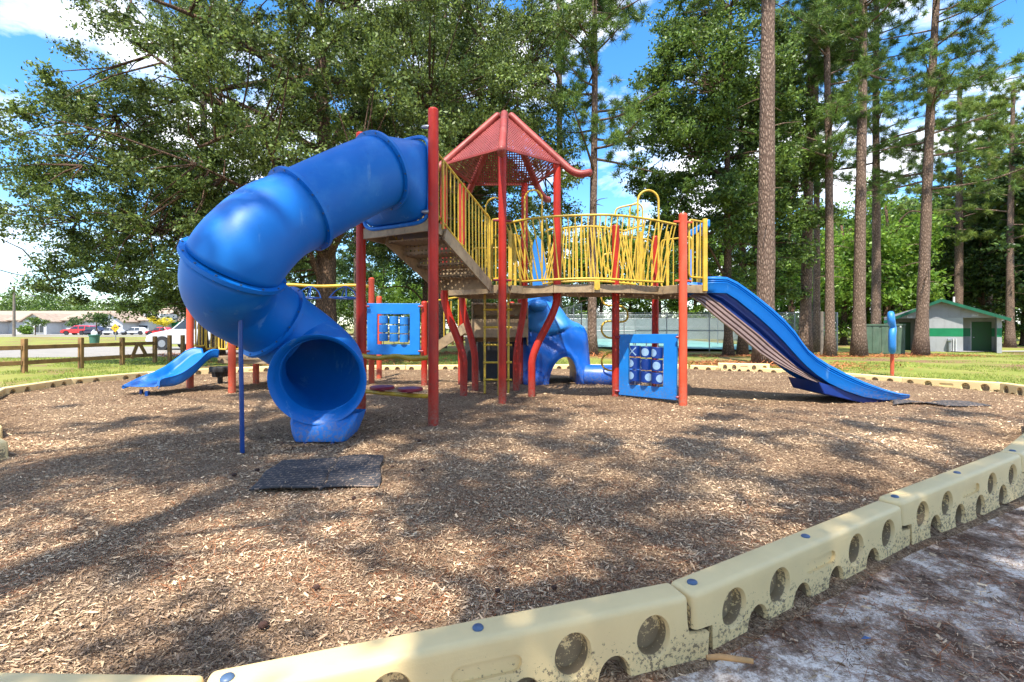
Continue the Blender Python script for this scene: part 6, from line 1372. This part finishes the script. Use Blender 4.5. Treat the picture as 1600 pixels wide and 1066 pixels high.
FT = [(0,1235,44,.95,'bright green tree behind the first gap right of the thick pine'),(0,1318,46,1.05,'bright green tree between the middle pines'),(0,1385,44,1.0,'bright green tree above the utility cabinet'),(0,1412,52,1.1,'pale green tree left of the hut gable'),
      (3,1300,58,.95,'yellow-green tree high behind the middle pines'),(1,1355,60,.95,'mid green tree between the cabinet pines'),(1,1455,50,.85,'mid green tree directly over the hut gable'),(2,1535,46,.80,'dark tree above the right slope of the hut roof'),(2,1600,44,.85,'dark tree at the right edge beyond the hut'),(2,1650,40,.9,'dark tree partly cut by the right edge'),
      (1,1500,56,1.0,'mid green tree behind the hut vent pipe'),(2,1575,58,1.1,'tall dark tree above the far right lawn'),(1,1430,66,1.1,'tall green tree far behind the hut'),(1,1255,62,.9,'green tree far behind the dark leaning pine'),(1,1190,60,.8,'green tree hidden low behind the thick pine'),
      (3,1085,72,.75,'yellow-green tree behind the court, left of the sweetgums'),(1,1030,74,.85,'mid green tree behind the court above the tic-tac-toe panel'),(3,985,76,.8,'yellow-green tree behind the court at the loop climber'),(1,940,72,.8,'mid green tree behind the court by the railing pine'),(3,895,70,.8,'yellow-green tree behind the blue boulder'),
      (2,850,64,.8,'dark tree behind the boulder peak'),(1,800,60,.8,'mid green tree behind the ladder'),(3,745,62,.75,'yellow-green tree behind the second bent post'),(0,705,50,.9,'bright tree showing left of the bent posts'),(2,735,46,.75,'dark tree behind the stair underside'),
      (0,640,56,1.0,'bright green tree above the upper game panel'),(3,600,62,.85,'yellow-green tree left of the upper game panel'),(2,560,52,.8,'dark tree behind the hanging rings'),(0,525,60,1.0,'bright green tree right of the oak trunk'),(2,470,56,.85,'dark tree left of the oak trunk'),(1,430,62,.8,'mid green tree behind the tube slide'),
      (1,395,90,.7,'far mid green tree behind the support pole'),(2,345,95,.7,'far dark tree behind the toddler deck'),(1,1130,80,.95,'green tree beyond the court behind the slide top'),(2,1620,62,1.2,'tall dark tree highest at the right edge'),(2,1480,72,1.15,'tall dark tree behind the hut roof'),(1,1300,76,1.15,'tall green tree farthest behind the pines'),
      (0,258,118,.75,'small round tree behind the shop roof'),(1,300,125,.8,'dark tree right of the shop roof')]
for i, (k, px, Y, s, lab) in enumerate(FT): fcopy(k, px, Y, s, lab, rot=i*1.13, zs=[1, .92, 1.08][i % 3])

# low ground-hugging understory and far treeline
V, Fq = leaf_cloud([(PX(p_, y_), y_, gz(PX(p_, y_), y_)+z_) for p_, y_, z_ in [(1205+i*9.0, 50+6*math.sin(i*1.7), .6+.9*abs(math.sin(i*2.3))) for i in range(48)]], [1.5]*48, 420, .22, 77)
o = np_mesh('undergrowth_foliage', V, Fq, M['leaf_light'], org=(0, 0, 0)); setp(o, 'bright green undergrowth along the foot of the wood', 'undergrowth', kind='stuff')
cs = []; r = random.Random(9)
for i in range(260):
    px = -80 + i*2.0; Y = 150 + r.uniform(-10, 25); top = 10.5 + 2.0*math.sin(px*.03) + 1.5*math.sin(px*.11) + r.uniform(-1.5, 1.5); 
    for z in np.arange(1.5, top, 2.4): cs.append((PX(px, Y), Y+r.uniform(-2, 2), z))
V, Fq = leaf_cloud(cs, [2.6]*len(cs), 60, .75, 78, flat=.9); o = np_mesh('far_treeline_foliage', V, Fq, M['leaf_gum']); setp(o, 'distant dark green treeline beyond the long pale building', 'treeline', kind='stuff')
cs = []
for i in range(150):
    px = 330 + i*9.0; Y = 92 + r.uniform(-6, 16); 
    for z in np.arange(1.0, 9+2*math.sin(i*.3)+r.uniform(-1, 2), 2.4): cs.append((PX(px, Y), Y+r.uniform(-2, 2), z+gz(PX(px, Y), Y)))
V, Fq = leaf_cloud(cs, [2.7]*len(cs), 75, .5, 79, flat=.9); o = np_mesh('far_wood_foliage', V, Fq, M['leaf_dark']); setp(o, 'dark depth of the wood behind the nearer trees', 'wood', kind='stuff')
# shrubs by the far building
for (px, Y, rr_, lf, lab) in ((120, 88, 2.0, 'leaf_dark', 'small round tree beside the parked red hatchback'), (255, 78, 1.9, 'leaf_yellow', 'yellow-green crape myrtle in front of the shop'), (55, 84, 1.6, 'leaf_gum', 'small tree left of the white gabled wing'), (40, 92, 1.1, 'leaf_light', 'low shrub left of the gabled wing'), (151, 66, 1.6, 'leaf_dark', 'thin dark sapling between the bin and the bend sign')):
    x = PX(px, Y); t = thing('small_tree', lab, 'tree', (x, Y, 0), 'small trees by the long building'); zc = 2.3 if rr_ > 1.5 else .8
    R_ = RS(int(px)); V, Fq = leaf_cloud([(x+R_.uniform(-1, 1)*rr_*.7, Y+R_.uniform(-1, 1)*rr_*.6, zc+R_.uniform(-.6, .8)) for _ in range(16)], [.7]*16, 90, .3, int(px)); np_mesh('crown', V, Fq, M[lf], t); mb = MB(); mb.tube([(x, Y, -.1), (x, Y, zc)], [.1, .06], 6); mb.build('trunk', M['oak_bark'], t)

# --- trees behind and beside the photographer: they give the dappled shade on the mulch
SH = [(-3.6, -3.2, .22, 21, 13.5, 41), (-5.0, -1.6, .20, 20, 13, 42), (1.6, -5.5, .20, 18, 9, 43), (5.6, -4.2, .2, 17, 8.5, 44), (-1.0, -7.6, .2, 19, 9, 45), (9.5, -2.0, .2, 17, 8, 46)]
labs = ['pine behind the photographer, left of centre', 'pine behind the photographer at far left', 'pine behind the photographer, right of centre', 'pine behind the photographer at right', 'tallest pine straight behind the photographer', 'pine behind the photographer at far right']
for (x, y, tr, h, c0, sd), lb in zip(SH, labs): pine(lb, x, y, tr, h, c0, seed=sd, blen=4.2, nb=26, tufts=4, per=50, nwid=.03, nlen=.32, group='pines behind the photographer', topx=.4)
broadleaf('leafy oak behind the photographer shading the sand path', 3.0, -3.0, (2.6, -3.4, 8.2), 3.6, 2.8, 2.4, M['leaf_gum'], tr=.2, nclump=46, per=300, size=.16, crad=(.5, 1.0), seed=47, h=9.5, limbs=8, crown0=.5)

broadleaf('thin-crowned oak right behind the photographer', -3.0, -4.5, (-.6, -2.7, 9.2), 5.2, 1.9, 1.3, M['leaf_gum'], tr=.2, nclump=24, per=260, size=.15, crad=(.4, .9), seed=48, h=9.5, limbs=7, crown0=.6)
broadleaf('tall thin-crowned oak behind the photographer, its boughs high up', 2.2, -6.0, (.6, -2.9, 14.0), 7.5, 2.8, 1.8, M['leaf_gum'], tr=.22, nclump=34, per=260, size=.16, crad=(.4, 1.0), seed=49, h=14.5, limbs=9, crown0=.7)
broadleaf('lean oak behind the photographer at far left', -8.5, -3.5, (-6.2, -2.0, 11.0), 3.6, 2.4, 1.6, M['leaf_gum'], tr=.2, nclump=20, per=260, size=.15, crad=(.4, .9), seed=50, h=11.5, limbs=7, crown0=.65)
